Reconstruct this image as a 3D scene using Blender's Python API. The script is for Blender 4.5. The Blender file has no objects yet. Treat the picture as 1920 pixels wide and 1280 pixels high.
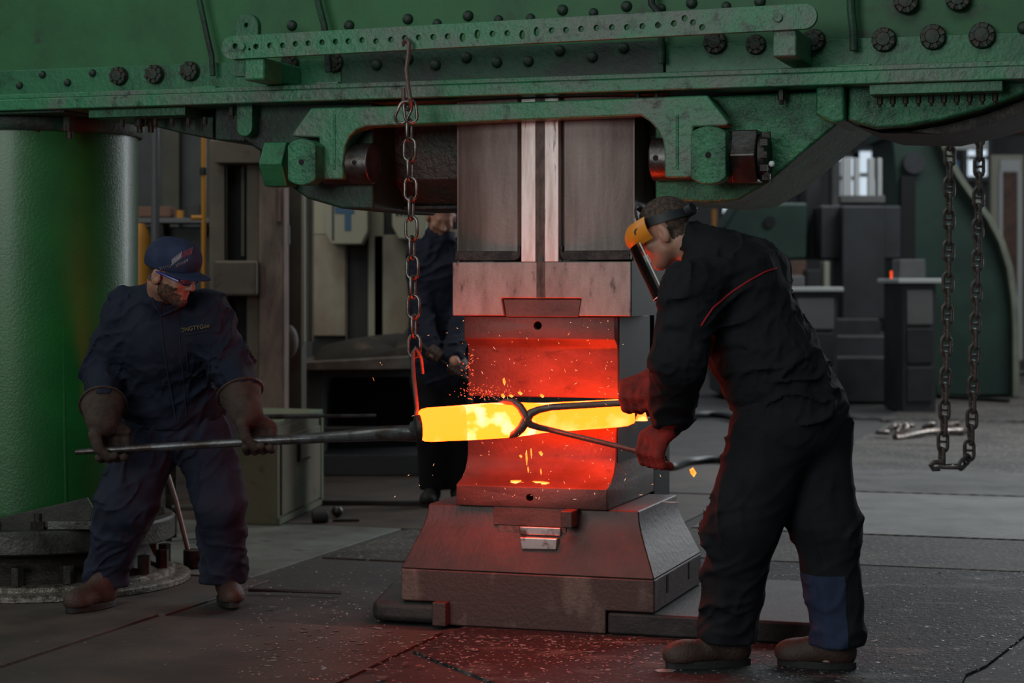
import bpy, bmesh, math, random
import numpy as np
from mathutils import Vector, Matrix
from mathutils.bvhtree import BVHTree
random.seed(7); rng = np.random.default_rng(7)
C = bpy.context.scene.collection
SC = bpy.context.scene
PI = math.pi

# ---------------------------------------------------------------- camera, world, lights, exposure
FPX, HOR, CZ = 3733.3, 535.0, 1.35          # focal length in px, horizon row, eye height
cam = bpy.data.cameras.new('camera'); co = bpy.data.objects.new('camera', cam); C.objects.link(co)
co.location = (0, 0, CZ); co.rotation_euler = (PI/2, 0, 0)
cam.lens = 70; cam.sensor_width = 36; cam.shift_y = -105/1920
cam.clip_end = 200
cam.dof.use_dof = True; cam.dof.focus_distance = 7.6; cam.dof.aperture_fstop = 3.2
SC.camera = co
w = bpy.data.worlds.new('world'); SC.world = w; w.use_nodes = True
bg = w.node_tree.nodes['Background']; bg.inputs[0].default_value = (0.72, 0.84, 1.0, 1); bg.inputs[1].default_value = 0.095
def area(name, loc, target, size, sizey, power, col):
    l = bpy.data.lights.new(name, 'AREA'); l.shape = 'RECTANGLE'; l.size = size; l.size_y = sizey
    l.energy = power; l.color = col
    o = bpy.data.objects.new(name, l); C.objects.link(o); o.location = loc
    d = Vector(target) - Vector(loc); o.rotation_euler = d.to_track_quat('-Z', 'Y').to_euler()
    return o
area('skylight_front', (-1.5, 1.0, 7.5), (-.2, 7.8, 1.6), 5, 3, 120, (0.88, 1.0, 0.95))
area('skylight_right', (4.5, 27.0, 10.0), (2.8, 12.0, 0.0), 9, 5, 520, (0.88, 0.95, 1.0))
area('skylight_left', (-7.0, 8.5, 6.5), (-1.6, 9.0, 1.0), 4, 3, 100, (0.9, 0.98, 0.9))
area('skylight_back', (-3.0, 12.0, 6.0), (-2.2, 14.5, 1.0), 4, 2, 70, (1.0, 0.9, 0.78))
area('front_fill', (-6.0, -3.0, 3.6), (.2, 8.0, 1.4), 5, 3.2, 290, (0.95, 1.0, 0.98))  # unseen fill added behind the camera to brighten the ram front
area('side_window_daylight', (6.6, 17.5, 4.0), (-1.9, 9.0, 1.6), 1.0, 6, 210, (0.90, 0.97, 1.0))
area('skylight_far', (8.5, 18.5, 9.5), (5.2, 26.0, 1.6), 6, 4, 650, (0.92, 0.96, 1.0))
SC.view_settings.view_transform = 'Standard'; SC.view_settings.look = 'None'
SC.view_settings.gamma = 1; SC.view_settings.exposure = 0.0; SC.view_settings.use_curve_mapping = False

# ---------------------------------------------------------------- frames
YAW = math.radians(18); cy_, sy_ = math.cos(YAW), math.sin(YAW)
OX, OY = 0.052, 7.81
PM = Matrix(((cy_, sy_, 0, OX), (-sy_, cy_, 0, OY), (0, 0, 1, 0), (0, 0, 0, 1)))   # press axes (u,v,z) -> world
def PR(u, v, z): return PM @ Vector((u, v, z))
def P(px, py, Y): return Vector(((px-960)/FPX*Y, Y, CZ-(py-HOR)/FPX*Y))
def UV(px, py, v):
    a = (px-960)/FPX
    u = (a*(OY+v*cy_) - OX - v*sy_)/(cy_+a*sy_)
    Y = OY - u*sy_ + v*cy_
    return u, CZ-(py-HOR)/FPX*Y
def Uo(px, v): return UV(px, 600, v)[0]
def Zo(px, py, v): return UV(px, py, v)[1]
def FP(px, py, z=0.0):                      # point of the floor plane under a picture point
    Y = (CZ-z)*FPX/(py-HOR); return Vector(((px-960)/FPX*Y, Y, z))
def FUV(px, py):
    q = PM.inverted() @ FP(px, py); return q.x, q.y

# ---------------------------------------------------------------- materials
def mat(name, col, rough=.6, metal=0.0, col2=None, scale=6.0, mixlo=.42, mixhi=.62, stretch=(1,1,1),
        bump=0.0, bscale=60.0, col3=None, scale3=40.0, lo3=.62, hi3=.72, rough2=None, spec=.5, emit=None, estr=0.0,
        bstretch=(1,1,1), coat=0.0):
    m = bpy.data.materials.new(name); m.use_nodes = True
    nt = m.node_tree; N = nt.nodes; L = nt.links
    b = N['Principled BSDF']
    b.inputs['Base Color'].default_value = (*col, 1); b.inputs['Roughness'].default_value = rough
    b.inputs['Metallic'].default_value = metal; b.inputs['Specular IOR Level'].default_value = spec
    if coat: b.inputs['Coat Weight'].default_value = coat; b.inputs['Coat Roughness'].default_value = .25
    tc = N.new('ShaderNodeTexCoord')
    def noise(sc, st, detail=5):
        mp = N.new('ShaderNodeMapping'); mp.inputs['Scale'].default_value = st
        L.new(tc.outputs['Object'], mp.inputs[0])
        n = N.new('ShaderNodeTexNoise'); n.inputs['Scale'].default_value = sc; n.inputs['Detail'].default_value = detail
        n.inputs['Roughness'].default_value = .6
        L.new(mp.outputs[0], n.inputs['Vector']); return n
    def ramp(n, lo, hi):
        r = N.new('ShaderNodeMapRange'); r.inputs[1].default_value = lo; r.inputs[2].default_value = hi
        L.new(n.outputs['Fac'], r.inputs[0]); return r
    last = None
    if col2 is not None:
        r = ramp(noise(scale, stretch), mixlo, mixhi)
        mx = N.new('ShaderNodeMix'); mx.data_type = 'RGBA'
        mx.inputs[6].default_value = (*col, 1); mx.inputs[7].default_value = (*col2, 1)
        L.new(r.outputs[0], mx.inputs[0]); last = mx.outputs[2]
        if rough2 is not None:
            rr = N.new('ShaderNodeMapRange'); rr.inputs[3].default_value = rough; rr.inputs[4].default_value = rough2
            L.new(r.outputs[0], rr.inputs[0]); L.new(rr.outputs[0], b.inputs['Roughness'])
    if col3 is not None:
        r = ramp(noise(scale3, stretch, 8), lo3, hi3)
        mx = N.new('ShaderNodeMix'); mx.data_type = 'RGBA'
        if last: L.new(last, mx.inputs[6])
        else: mx.inputs[6].default_value = (*col, 1)
        mx.inputs[7].default_value = (*col3, 1); L.new(r.outputs[0], mx.inputs[0]); last = mx.outputs[2]
    if last: L.new(last, b.inputs['Base Color'])
    if bump:
        n = noise(bscale, bstretch, 4)
        bp = N.new('ShaderNodeBump'); bp.inputs['Strength'].default_value = min(1, bump); bp.inputs['Distance'].default_value = .004*max(1, bump)
        L.new(n.outputs['Fac'], bp.inputs['Height']); L.new(bp.outputs[0], b.inputs['Normal'])
    if emit is not None:
        b.inputs['Emission Color'].default_value = (*emit, 1); b.inputs['Emission Strength'].default_value = estr
    return m
M = {}
M['green'] = mat('green_paint', (.024,.165,.068), .42, col2=(.013,.095,.042), scale=3, col3=(.010,.022,.014), scale3=9, lo3=.56, hi3=.75, bump=.8, bscale=45)
M['green_worn'] = mat('worn_green_paint', (.030,.20,.085), .38, col2=(.11,.145,.11), scale=4, mixlo=.42, mixhi=.62, col3=(.02,.03,.022), scale3=14, lo3=.56, hi3=.7, bump=1.2, bscale=38)
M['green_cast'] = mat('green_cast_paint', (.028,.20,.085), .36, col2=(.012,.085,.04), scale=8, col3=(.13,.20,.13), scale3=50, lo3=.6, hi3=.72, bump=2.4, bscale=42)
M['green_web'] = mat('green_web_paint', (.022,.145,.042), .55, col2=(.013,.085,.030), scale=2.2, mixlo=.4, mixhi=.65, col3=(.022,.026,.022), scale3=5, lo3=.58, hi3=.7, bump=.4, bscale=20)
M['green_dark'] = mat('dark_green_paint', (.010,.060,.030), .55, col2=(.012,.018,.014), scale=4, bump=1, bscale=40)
M['green_col'] = mat('column_green_paint', (.012,.130,.022), .34, col2=(.008,.085,.018), scale=1.5, bump=.5, bscale=90, coat=.3)
M['rivet'] = mat('dirty_rivet', (.012,.028,.018), .55, bump=.5)
M['iron'] = mat('black_iron', (.018,.017,.016), .5, .5, col2=(.05,.045,.04), scale=20, bump=.8, bscale=80)
M['bolt'] = mat('greasy_nut', (.02,.035,.025), .5, .2, col2=(.035,.02,.012), scale=30, bump=1, bscale=60)
M['steelgrey'] = mat('machined_steel', (.13,.125,.12), .38, .85, col2=(.07,.055,.048), scale=10, bump=.3)
M['ram'] = mat('worn_ram_steel', (.36,.30,.265), .45, .2, col2=(.23,.17,.145), scale=7, stretch=(2.2,2.2,.8), mixlo=.38, mixhi=.66, col3=(.04,.025,.02), scale3=14, lo3=.6, hi3=.75, bump=.25, bscale=120)
M['ram_panel'] = mat('ram_panel_steel', (.24,.195,.175), .45, .2, col2=(.12,.085,.072), scale=6, stretch=(2.2,2.2,.25), mixlo=.36, mixhi=.64, bump=.2)
M['ram_rib'] = mat('polished_rib_steel', (.90,.84,.80), .40, .1, col2=(.60,.49,.43), scale=7, stretch=(4,4,.5), mixlo=.44, mixhi=.70, col3=(.10,.05,.035), scale3=12, lo3=.62, hi3=.72, bump=.15)
M['groove'] = mat('oily_groove', (.10,.06,.045), .5, .3, col2=(.04,.022,.018), scale=18, stretch=(4,4,1))
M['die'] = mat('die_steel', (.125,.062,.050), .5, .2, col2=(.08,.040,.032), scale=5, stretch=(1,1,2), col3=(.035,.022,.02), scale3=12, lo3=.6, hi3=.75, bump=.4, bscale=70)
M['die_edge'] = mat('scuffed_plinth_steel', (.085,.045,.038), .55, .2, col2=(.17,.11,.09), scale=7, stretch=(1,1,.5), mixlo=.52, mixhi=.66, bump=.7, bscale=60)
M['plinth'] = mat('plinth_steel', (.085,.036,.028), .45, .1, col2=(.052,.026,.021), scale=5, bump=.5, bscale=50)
M['block'] = mat('ground_block_iron', (.03,.026,.025), .6, .3, col2=(.05,.045,.042), scale=8, bump=.7)
M['shiny'] = mat('bright_rubbed_steel', (.6,.56,.54), .3, .8, col2=(.2,.1,.08), scale=14, mixlo=.5, mixhi=.62)
M['black_guide'] = mat('oily_guide_and_side_shade', (.012,.013,.014), .6, .0, spec=.3, col3=(.35,.38,.40), scale3=90, lo3=.70, hi3=.74)  # oily guide post black; also stands in for shade on side plates
M['chain'] = mat('chain_steel', (.30,.27,.25), .34, .85, col2=(.12,.08,.06), scale=25)
M['chain_dark'] = mat('dark_chain_steel', (.12,.11,.10), .5, .4, col2=(.20,.19,.18), scale=30)
M['tongs'] = mat('forged_tong_steel', (.16,.10,.085), .45, .5, col2=(.17,.13,.12), scale=12, bump=.5)
M['bar'] = mat('porter_bar_steel', (.15,.15,.155), .35, .7, col2=(.07,.055,.05), scale=12, bump=.4)
M['white_edge'] = mat('visor_edge', (.75,.8,.78), .25)
M['red_pipe'] = mat('red_piping_cloth', (.45,.01,.02), .7)
M['rusty_cast'] = mat('sooty_cast_iron', (.055,.036,.030), .38, .1, col2=(.03,.04,.028), scale=7, bump=2, bscale=45)
M['hole'] = mat('dark_bore', (.006,.004,.004), .8)
def glow(name, base, strength, hot, lo, hi):
    m = bpy.data.materials.new(name); m.use_nodes = True; nt = m.node_tree; N = nt.nodes; L = nt.links
    b = N['Principled BSDF']; b.inputs['Base Color'].default_value = (.15,.05,.02,1); b.inputs['Roughness'].default_value = .7
    tc = N.new('ShaderNodeTexCoord'); n = N.new('ShaderNodeTexNoise'); n.inputs['Scale'].default_value = 9; n.inputs['Detail'].default_value = 6
    L.new(tc.outputs['Object'], n.inputs['Vector'])
    r = N.new('ShaderNodeMapRange'); r.inputs[1].default_value = lo; r.inputs[2].default_value = hi
    L.new(n.outputs['Fac'], r.inputs[0])
    mx = N.new('ShaderNodeMix'); mx.data_type = 'RGBA'; mx.inputs[6].default_value = (*base, 1); mx.inputs[7].default_value = (*hot, 1)
    L.new(r.outputs[0], mx.inputs[0]); L.new(mx.outputs[2], b.inputs['Emission Color']); b.inputs['Emission Strength'].default_value = strength
    return m
# colour of hot steel: radiance mostly in red, so what it lights turns deep red-orange
M['billet_hot'] = glow('hot_billet_steel', (1.0, .040, .0020), 17.5, (1.1, .095, .038), .48, .62)
M['billet_cool'] = glow('hot_billet_face', (1.0, .037, .0019), 17.0, (1.05, .052, .011), .5, .7)
M['ember'] = glow('ember_glow', (1.0, .10, .008), 4.0, (1.2, .35, .08), .45, .6)
M['spark'] = glow('spark_glow', (1.0, .22, .06), 3.0, (1.0, .6, .35), .4, .6)
M['spark_red'] = glow('red_spark_glow', (1.0, .09, .03), 1.2, (1.0, .2, .08), .4, .6)
M['cloth_navy'] = mat('navy_work_cloth', (.012,.016,.031), .85, col2=(.018,.021,.037), scale=8, bump=.5, bscale=300, spec=.2)
M['cloth_navy2'] = mat('navy_trouser_cloth', (.019,.023,.044), .85, col2=(.028,.031,.050), scale=6, bump=.5, bscale=300, spec=.2)
M['cloth_black'] = mat('black_work_cloth', (.0085,.0095,.012), .85, col2=(.012,.013,.015), scale=6, bump=.4, bscale=300, spec=.25)
M['cloth_patch'] = mat('blue_patch_cloth', (.030,.042,.085), .85, col2=(.022,.03,.06), scale=9, bump=.4, bscale=300, spec=.2)
M['skin'] = mat('skin', (.52,.27,.19), .5, col2=(.42,.20,.14), scale=14, bump=.2, bscale=200)
M['skin2'] = mat('skin_tanned', (.40,.20,.14), .5, col2=(.33,.15,.10), scale=14, bump=.2, bscale=200)
for k_ in ('skin', 'skin2'):
    b_ = M[k_].node_tree.nodes['Principled BSDF']; b_.inputs['Subsurface Weight'].default_value = .35; b_.inputs['Subsurface Scale'].default_value = .03
M['hair'] = mat('cropped_hair', (.035,.022,.016), .75, col2=(.12,.07,.05), scale=70, bump=.8, bscale=400)
M['beard'] = mat('short_beard', (.05,.026,.018), .8, col2=(.16,.075,.05), scale=90, bump=.8, bscale=400)
M['leather'] = mat('brown_leather', (.060,.030,.021), .6, col2=(.045,.024,.018), scale=14, bump=1, bscale=90)
M['glove_tan'] = mat('tan_suede_glove', (.060,.036,.026), .85, col2=(.030,.018,.014), scale=14, bump=1, bscale=120)
M['glove_red'] = mat('red_suede_glove', (.34,.020,.012), .8, col2=(.16,.012,.008), scale=16, bump=1, bscale=120)
M['sole'] = mat('rubber_sole', (.014,.013,.012), .7, bump=.6)
M['cap'] = mat('blue_cap_cloth', (.022,.030,.066), .85, col2=(.032,.042,.085), scale=12, bump=.5, bscale=250, spec=.2)
M['goggle'] = mat('blue_plastic', (.01,.02,.22), .3)
M['stitch_red'] = mat('red_embroidery', (.30,.07,.09), .8)
M['stitch_white'] = mat('pale_embroidery', (.42,.38,.40), .8)
M['stitch_gold'] = mat('gold_embroidery', (.20,.155,.08), .8)
M['strap'] = mat('dark_strap', (.012,.014,.017), .5)
M['orange'] = mat('orange_plastic', (.85,.28,.02), .4)
M['floor'] = mat('dark_ground', (.045,.038,.035), .75, col2=(.022,.020,.02), scale=3, mixlo=.4, mixhi=.65, col3=(.09,.085,.08), scale3=30, lo3=.62, hi3=.7, bump=1.4, bscale=35)
M['plate'] = mat('steel_floor_plate', (.085,.072,.062), .68, .0, col2=(.036,.030,.026), scale=1.8, mixlo=.4, mixhi=.62, col3=(.26,.25,.24), scale3=34, lo3=.56, hi3=.66, bump=3.0, bscale=38, spec=.3)
M['plate_pale'] = mat('pale_floor_plate', (.16,.17,.155), .6, .1, col2=(.085,.083,.075), scale=2.2, mixlo=.4, mixhi=.65, col3=(.05,.04,.03), scale3=8, lo3=.58, hi3=.7, bump=.6)
M['plate_brown'] = mat('brown_floor_plate', (.085,.062,.050), .65, .1, col2=(.050,.040,.034), scale=2.4, mixlo=.4, mixhi=.62, col3=(.16,.15,.14), scale3=22, lo3=.655, hi3=.71, bump=.9, bscale=50)
M['plate_dusty'] = mat('dusty_floor_plate', (.017,.016,.017), .72, .0, col2=(.13,.112,.10), scale=2.6, mixlo=.54, mixhi=.70, col3=(.22,.22,.21), scale3=36, lo3=.60, hi3=.66, bump=3.5, bscale=34, stretch=(1,2.2,1), spec=.35)
def tread(name, col, col2, ang):
    m = mat(name, tuple(c*1.7 for c in col), .55, .2, col2=tuple(c*1.5 for c in col2), scale=2.4, mixlo=.4, mixhi=.65, col3=(.28,.27,.26), scale3=45, lo3=.62, hi3=.70, spec=.4)
    nt = m.node_tree; N = nt.nodes; L = nt.links; b = N['Principled BSDF']
    tc = N.new('ShaderNodeTexCoord'); mp = N.new('ShaderNodeMapping'); mp.inputs['Rotation'].default_value = (0, 0, ang)
    L.new(tc.outputs['Object'], mp.inputs[0])
    wv = N.new('ShaderNodeTexWave'); wv.inputs['Scale'].default_value = 5.5; wv.inputs['Distortion'].default_value = .4
    L.new(mp.outputs[0], wv.inputs['Vector'])
    bp = N.new('ShaderNodeBump'); bp.inputs['Strength'].default_value = 1; bp.inputs['Distance'].default_value = .012
    src = b.inputs['Base Color'].links[0].from_socket
    mx = N.new('ShaderNodeMix'); mx.data_type = 'RGBA'; mx.blend_type = 'MULTIPLY'; mx.inputs[0].default_value = .8
    L.new(src, mx.inputs[6]); L.new(wv.outputs['Color'], mx.inputs[7]); L.new(mx.outputs[2], b.inputs['Base Color'])
    L.new(wv.outputs['Fac'], bp.inputs['Height']); L.new(bp.outputs[0], b.inputs['Normal'])
    return m
M['tread'] = tread('tread_plate', (.11,.105,.098), (.05,.043,.038), .9)
M['tread2'] = tread('tread_plate_cross', (.105,.10,.095), (.05,.045,.042), 2.4)
M['flake'] = mat('iron_scale', (.10,.07,.065), .5, .2, col2=(.2,.17,.16), scale=12)
M['flake_pale'] = mat('pale_iron_scale', (.30,.28,.27), .45, .3)
M['ring'] = mat('flange_steel', (.10,.098,.09), .42, .6, col2=(.04,.036,.03), scale=8, bump=.8, bscale=60)
M['ring_dark'] = mat('greasy_flange', (.022,.020,.018), .5, .3, col2=(.045,.03,.022), scale=20, bump=1)
M['ring_edge'] = mat('ribbed_flange_edge', (.34,.30,.26), .35, .7, col2=(.12,.10,.08), scale=30, bump=1.5, bscale=90)
M['wall'] = mat('dull_grey_wall', (.085,.095,.098), .8, col2=(.06,.067,.066), scale=1.2, bump=.3)
M['wall_far'] = mat('far_wall', (.16,.16,.155), .85, col2=(.10,.10,.10), scale=.6)
M['beige'] = mat('beige_machine_paint', (.115,.092,.068), .6, col2=(.085,.068,.052), scale=3, bump=.4, col3=(.04,.03,.022), scale3=7, lo3=.6, hi3=.75)
M['beige_dk'] = mat('olive_machine_paint', (.070,.066,.050), .6, col2=(.05,.046,.035), scale=3)
M['rosy'] = mat('rosy_column_paint', (.21,.145,.12), .6, col2=(.12,.085,.07), scale=5, stretch=(2,2,.6), col3=(.06,.04,.03), scale3=12, lo3=.6, hi3=.75, bump=.5)
M['cream'] = mat('cream_panel_paint', (.36,.34,.27), .55, col2=(.22,.16,.11), scale=1.6, mixlo=.42, mixhi=.66, stretch=(1.6,1,.8))
M['cream_clean'] = mat('cream_box_paint', (.36,.35,.27), .5)
M['white_p'] = mat('white_paint', (.55,.57,.56), .6)
M['bluep'] = mat('blue_paint', (.05,.12,.22), .5)
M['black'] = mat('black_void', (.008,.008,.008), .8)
M['darkbox'] = mat('dark_machine_paint', (.028,.030,.030), .6, col2=(.018,.018,.018), scale=4)
M['slate'] = mat('slate_machine_paint', (.038,.042,.046), .55, col2=(.026,.028,.03), scale=3)
M['cab'] = mat('olive_cabinet_paint', (.155,.135,.085), .6, col2=(.09,.115,.06), scale=3.2, mixlo=.5, mixhi=.62, col3=(.06,.045,.03), scale3=12, lo3=.6, hi3=.72, bump=.4)
M['cab_green'] = mat('green_cabinet_edge', (.10,.155,.085), .6, col2=(.15,.13,.085), scale=8)
M['yellow'] = mat('yellow_pipe_paint', (.40,.17,.015), .5)
M['greypipe'] = mat('grey_pipe_paint', (.085,.088,.095), .5)
M['brown_red'] = mat('red_brown_board', (.15,.075,.05), .7)
M['tarp'] = mat('dark_rags', (.02,.016,.012), .8, col2=(.075,.05,.028), scale=6, mixlo=.55, mixhi=.7, bump=1)
M['bench_top'] = mat('steel_bench_top', (.17,.155,.145), .4, .4, col2=(.09,.075,.065), scale=4)
M['arch'] = mat('hammer_green_paint', (.020,.052,.036), .5, col2=(.014,.036,.027), scale=2)
M['arch_edge'] = mat('hammer_rim_paint', (.20,.22,.17), .45, col2=(.14,.16,.12), scale=3)
M['paper'] = mat('paper_white', (.5,.52,.5), .7)
M['glasslit'] = mat('daylit_window', (.5,.55,.6), .3, emit=(.75,.88,1.0), estr=.75)
M['hose'] = mat('black_rubber_hose', (.012,.013,.013), .35)
M['rustpipe'] = mat('rust_pipe', (.15,.075,.05), .6, col2=(.09,.05,.035), scale=6)

# ---------------------------------------------------------------- geometry helpers
class MB:
    """collects shapes; T maps local -> world"""
    def __init__(s, T=None): s.v = []; s.f = []; s.T = T or Matrix.Identity(4)
    def add(s, vs, fs, T=None):
        n = len(s.v); M_ = s.T if T is None else s.T @ T
        s.v += [M_ @ Vector(p) for p in vs]; s.f += [tuple(i+n for i in f) for f in fs]; return s
    def box(s, x0, x1, y0, y1, z0, z1, T=None):
        return s.add([(x0,y0,z0),(x1,y0,z0),(x1,y1,z0),(x0,y1,z0),(x0,y0,z1),(x1,y0,z1),(x1,y1,z1),(x0,y1,z1)],
                     [(3,2,1,0),(4,5,6,7),(0,1,5,4),(1,2,6,5),(2,3,7,6),(3,0,4,7)], T)
    def prism(s, poly, y0, y1, T=None):      # poly in (x,z), extruded along y
        a = sum(poly[i][0]*poly[(i+1) % len(poly)][1]-poly[(i+1) % len(poly)][0]*poly[i][1] for i in range(len(poly)))
        if a < 0: poly = poly[::-1]
        n = len(poly)
        vs = [(x, y0, z) for x, z in poly] + [(x, y1, z) for x, z in poly]
        fs = [tuple(range(n)), tuple(range(2*n-1, n-1, -1))] + [(i, n+i, n+(i+1) % n, (i+1) % n) for i in range(n)]
        return s.add(vs, fs, T)
    def slab(s, poly, z0, z1, T=None):       # poly in (x,y), extruded along z
        a = sum(poly[i][0]*poly[(i+1) % len(poly)][1]-poly[(i+1) % len(poly)][0]*poly[i][1] for i in range(len(poly)))
        if a < 0: poly = poly[::-1]
        n = len(poly)
        vs = [(x, y, z0) for x, y in poly] + [(x, y, z1) for x, y in poly]
        fs = [tuple(range(n-1, -1, -1)), tuple(range(n, 2*n))] + [(i, (i+1) % n, n+(i+1) % n, n+i) for i in range(n)]
        return s.add(vs, fs, T)
    def rings(s, rs, T=None, caps=True):
        n = len(rs[0]); vs = [p for r in rs for p in r]; fs = []
        for k in range(len(rs)-1):
            for i in range(n):
                j = (i+1) % n; fs.append((k*n+i, k*n+j, (k+1)*n+j, (k+1)*n+i))
        if caps: fs += [tuple(range(n-1, -1, -1)), tuple((len(rs)-1)*n+i for i in range(n))]
        return s.add(vs, fs, T)
    def loft(s, secs, T=None):               # (x0,x1,y0,y1,z)
        return s.rings([[(a,c,z),(b,c,z),(b,d,z),(a,d,z)] for a,b,c,d,z in secs], T)
    def cyl(s, p0, p1, r0, r1=None, n=20, T=None, rot=0.0):
        r1 = r0 if r1 is None else r1; p0 = Vector(p0); p1 = Vector(p1); d = (p1-p0).normalized()
        a = d.orthogonal().normalized() if abs(d.z) < .9 else Vector((1,0,0))
        a = (Vector((0,0,1)).cross(d)).normalized() if abs(d.z) < .9 else a
        b = d.cross(a)
        rs = [[p+(a*math.cos(t*2*PI/n+rot)+b*math.sin(t*2*PI/n+rot))*r for t in range(n)] for p, r in ((p0, r0), (p1, r1))]
        return s.rings(rs, T)
    def lathe(s, prof, c=(0,0,0), n=48, T=None, arc=None):   # prof (r,z)
        rs = [[(c[0]+r*math.cos(t*2*PI/n), c[1]+r*math.sin(t*2*PI/n), c[2]+z) for t in range(n)] for r, z in prof]
        return s.rings(rs, T)
    def tube(s, pts, r, n=10, T=None, closed=False, flat=1.0):
        pts = [Vector(p) for p in pts]; m = len(pts); rad = r if isinstance(r, (list, tuple)) else [r]*m
        rs = []; up = None
        for i, p in enumerate(pts):
            a = pts[i-1] if (i or closed) else p; b = pts[(i+1) % m] if (i < m-1 or closed) else p
            d = (b-a).normalized()
            if up is None: up = d.orthogonal().normalized()
            up = (up - d*up.dot(d)).normalized(); q = d.cross(up)
            rs.append([p+(up*math.cos(t*2*PI/n)*flat+q*math.sin(t*2*PI/n))*rad[i] for t in range(n)])
        if closed:
            rs.append(rs[0])
            # seam-free enough for a ring; rotate last ring to match
            k0 = min(range(n), key=lambda k: (rs[-2][0]-rs[0][k]).length); rs[-1] = rs[0][k0:]+rs[0][:k0]
        return s.rings(rs, T, caps=not closed)
    def ball(s, c, r, n=10, T=None, sc=(1,1,1)):
        rs = []
        for i in range(1, n):
            th = PI*i/n
            rs.append([(c[0]+r*sc[0]*math.sin(th)*math.cos(t*PI/n), c[1]+r*sc[1]*math.sin(th)*math.sin(t*PI/n), c[2]-r*sc[2]*math.cos(th)) for t in range(2*n)])
        return s.rings(rs, T)
    def mesh(s, name='mesh'):
        me = bpy.data.meshes.new(name); me.from_pydata([tuple(p) for p in s.v], [], s.f); me.update(); return me
WL = {}                                       # world location of each object built here
def setp(o, label=None, cat=None, group=None, kind=None):
    if label: o['label'] = label
    if cat: o['category'] = cat
    if group: o['group'] = group
    if kind: o['kind'] = kind
    return o
def link_mesh(name, me, m, parent=None, smooth=35, bevel=0, bseg=2, origin=None):
    """mesh given in world coordinates"""
    n = len(me.vertices); co_ = np.empty(n*3, np.float32); me.vertices.foreach_get('co', co_); co_ = co_.reshape(-1, 3)
    if parent is None or origin is not None:
        lo, hi = co_.min(0), co_.max(0)
        loc = Vector(origin) if origin is not None else Vector(((lo[0]+hi[0])/2, (lo[1]+hi[1])/2, lo[2]))
    else: loc = WL[parent.name].copy()
    co_ -= np.array(loc, np.float32); me.vertices.foreach_set('co', co_.ravel()); me.update()
    bm = bmesh.new(); bm.from_mesh(me); bmesh.ops.recalc_face_normals(bm, faces=bm.faces); bm.to_mesh(me); bm.free()
    me.shade_smooth()
    if smooth is not None and smooth < 180: me.set_sharp_from_angle(angle=math.radians(smooth))
    o = bpy.data.objects.new(name, me); C.objects.link(o); me.materials.append(m); me.name = name
    if parent is not None:
        o.parent = parent; o.location = loc - WL[parent.name]
    else: o.location = loc
    WL[o.name] = loc
    if bevel:
        b = o.modifiers.new('bevel', 'BEVEL'); b.width = bevel; b.segments = bseg; b.limit_method = 'ANGLE'; b.angle_limit = math.radians(40); b.harden_normals = True
    return o
def obj(name, mb, m, parent=None, label=None, cat=None, group=None, kind=None, **k):
    return setp(link_mesh(name, mb.mesh(name), m, parent, **k), label, cat, group, kind)
def thing(name, label, cat, loc, group=None, kind=None):
    o = bpy.data.objects.new(name, None); C.objects.link(o); o.location = loc; o.empty_display_size = .1
    WL[o.name] = Vector(loc); return setp(o, label, cat, group, kind)
def inst(name, me, mw, parent=None, label=None, cat=None, group=None):   # mw: world matrix
    o = bpy.data.objects.new(name, me); C.objects.link(o)
    if parent is not None:
        o.parent = parent; o.matrix_basis = Matrix.Translation(-WL[parent.name]) @ mw
    else: o.matrix_basis = mw
    WL[o.name] = mw.translation.copy(); return setp(o, label, cat, group)
def cut(o, cutters):
    """real holes: boolean difference, applied"""
    T = Matrix.Translation(WL[o.name])
    for i, c in enumerate(cutters):
        me = c.mesh('cutter'); co_ = bpy.data.objects.new('cutter', me); C.objects.link(co_)
        bm = bmesh.new(); bm.from_mesh(me); bmesh.ops.recalc_face_normals(bm, faces=bm.faces); bm.to_mesh(me); bm.free()
        md = o.modifiers.new('cut', 'BOOLEAN'); md.operation = 'DIFFERENCE'; md.object = co_; md.solver = 'EXACT'
        bpy.context.view_layer.update()
        dg = bpy.context.evaluated_depsgraph_get()
        new = bpy.data.meshes.new_from_object(o.evaluated_get(dg)); old = o.data; o.modifiers.remove(md)
        o.data = new; new.name = old.name
        bpy.data.objects.remove(co_)
    o.data.shade_smooth(); o.data.set_sharp_from_angle(angle=math.radians(35))
    return o
def arcpts(cx, cz, r, a0, a1, n):
    return [(cx+r*math.cos(math.radians(a0+(a1-a0)*i/n)), cz+r*math.sin(math.radians(a0+(a1-a0)*i/n))) for i in range(n+1)]
def chain_link_mesh(L, W, r, n=8, seg=6, stud=False):
    a = W/2-r; h = L/2-r-a; pts = []
    for i in range(seg+1): t = PI*i/seg; pts.append((a*math.cos(t), 0, h+a*math.sin(t)))
    for i in range(seg+1): t = PI+PI*i/seg; pts.append((a*math.cos(t), 0, -h+a*math.sin(t)))
    mb = MB().tube(pts, r, n, closed=True)
    if stud: mb.cyl((-a,0,0), (a,0,0), r*.75, n=8)
    me = mb.mesh('link'); me.shade_smooth(); return me
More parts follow.
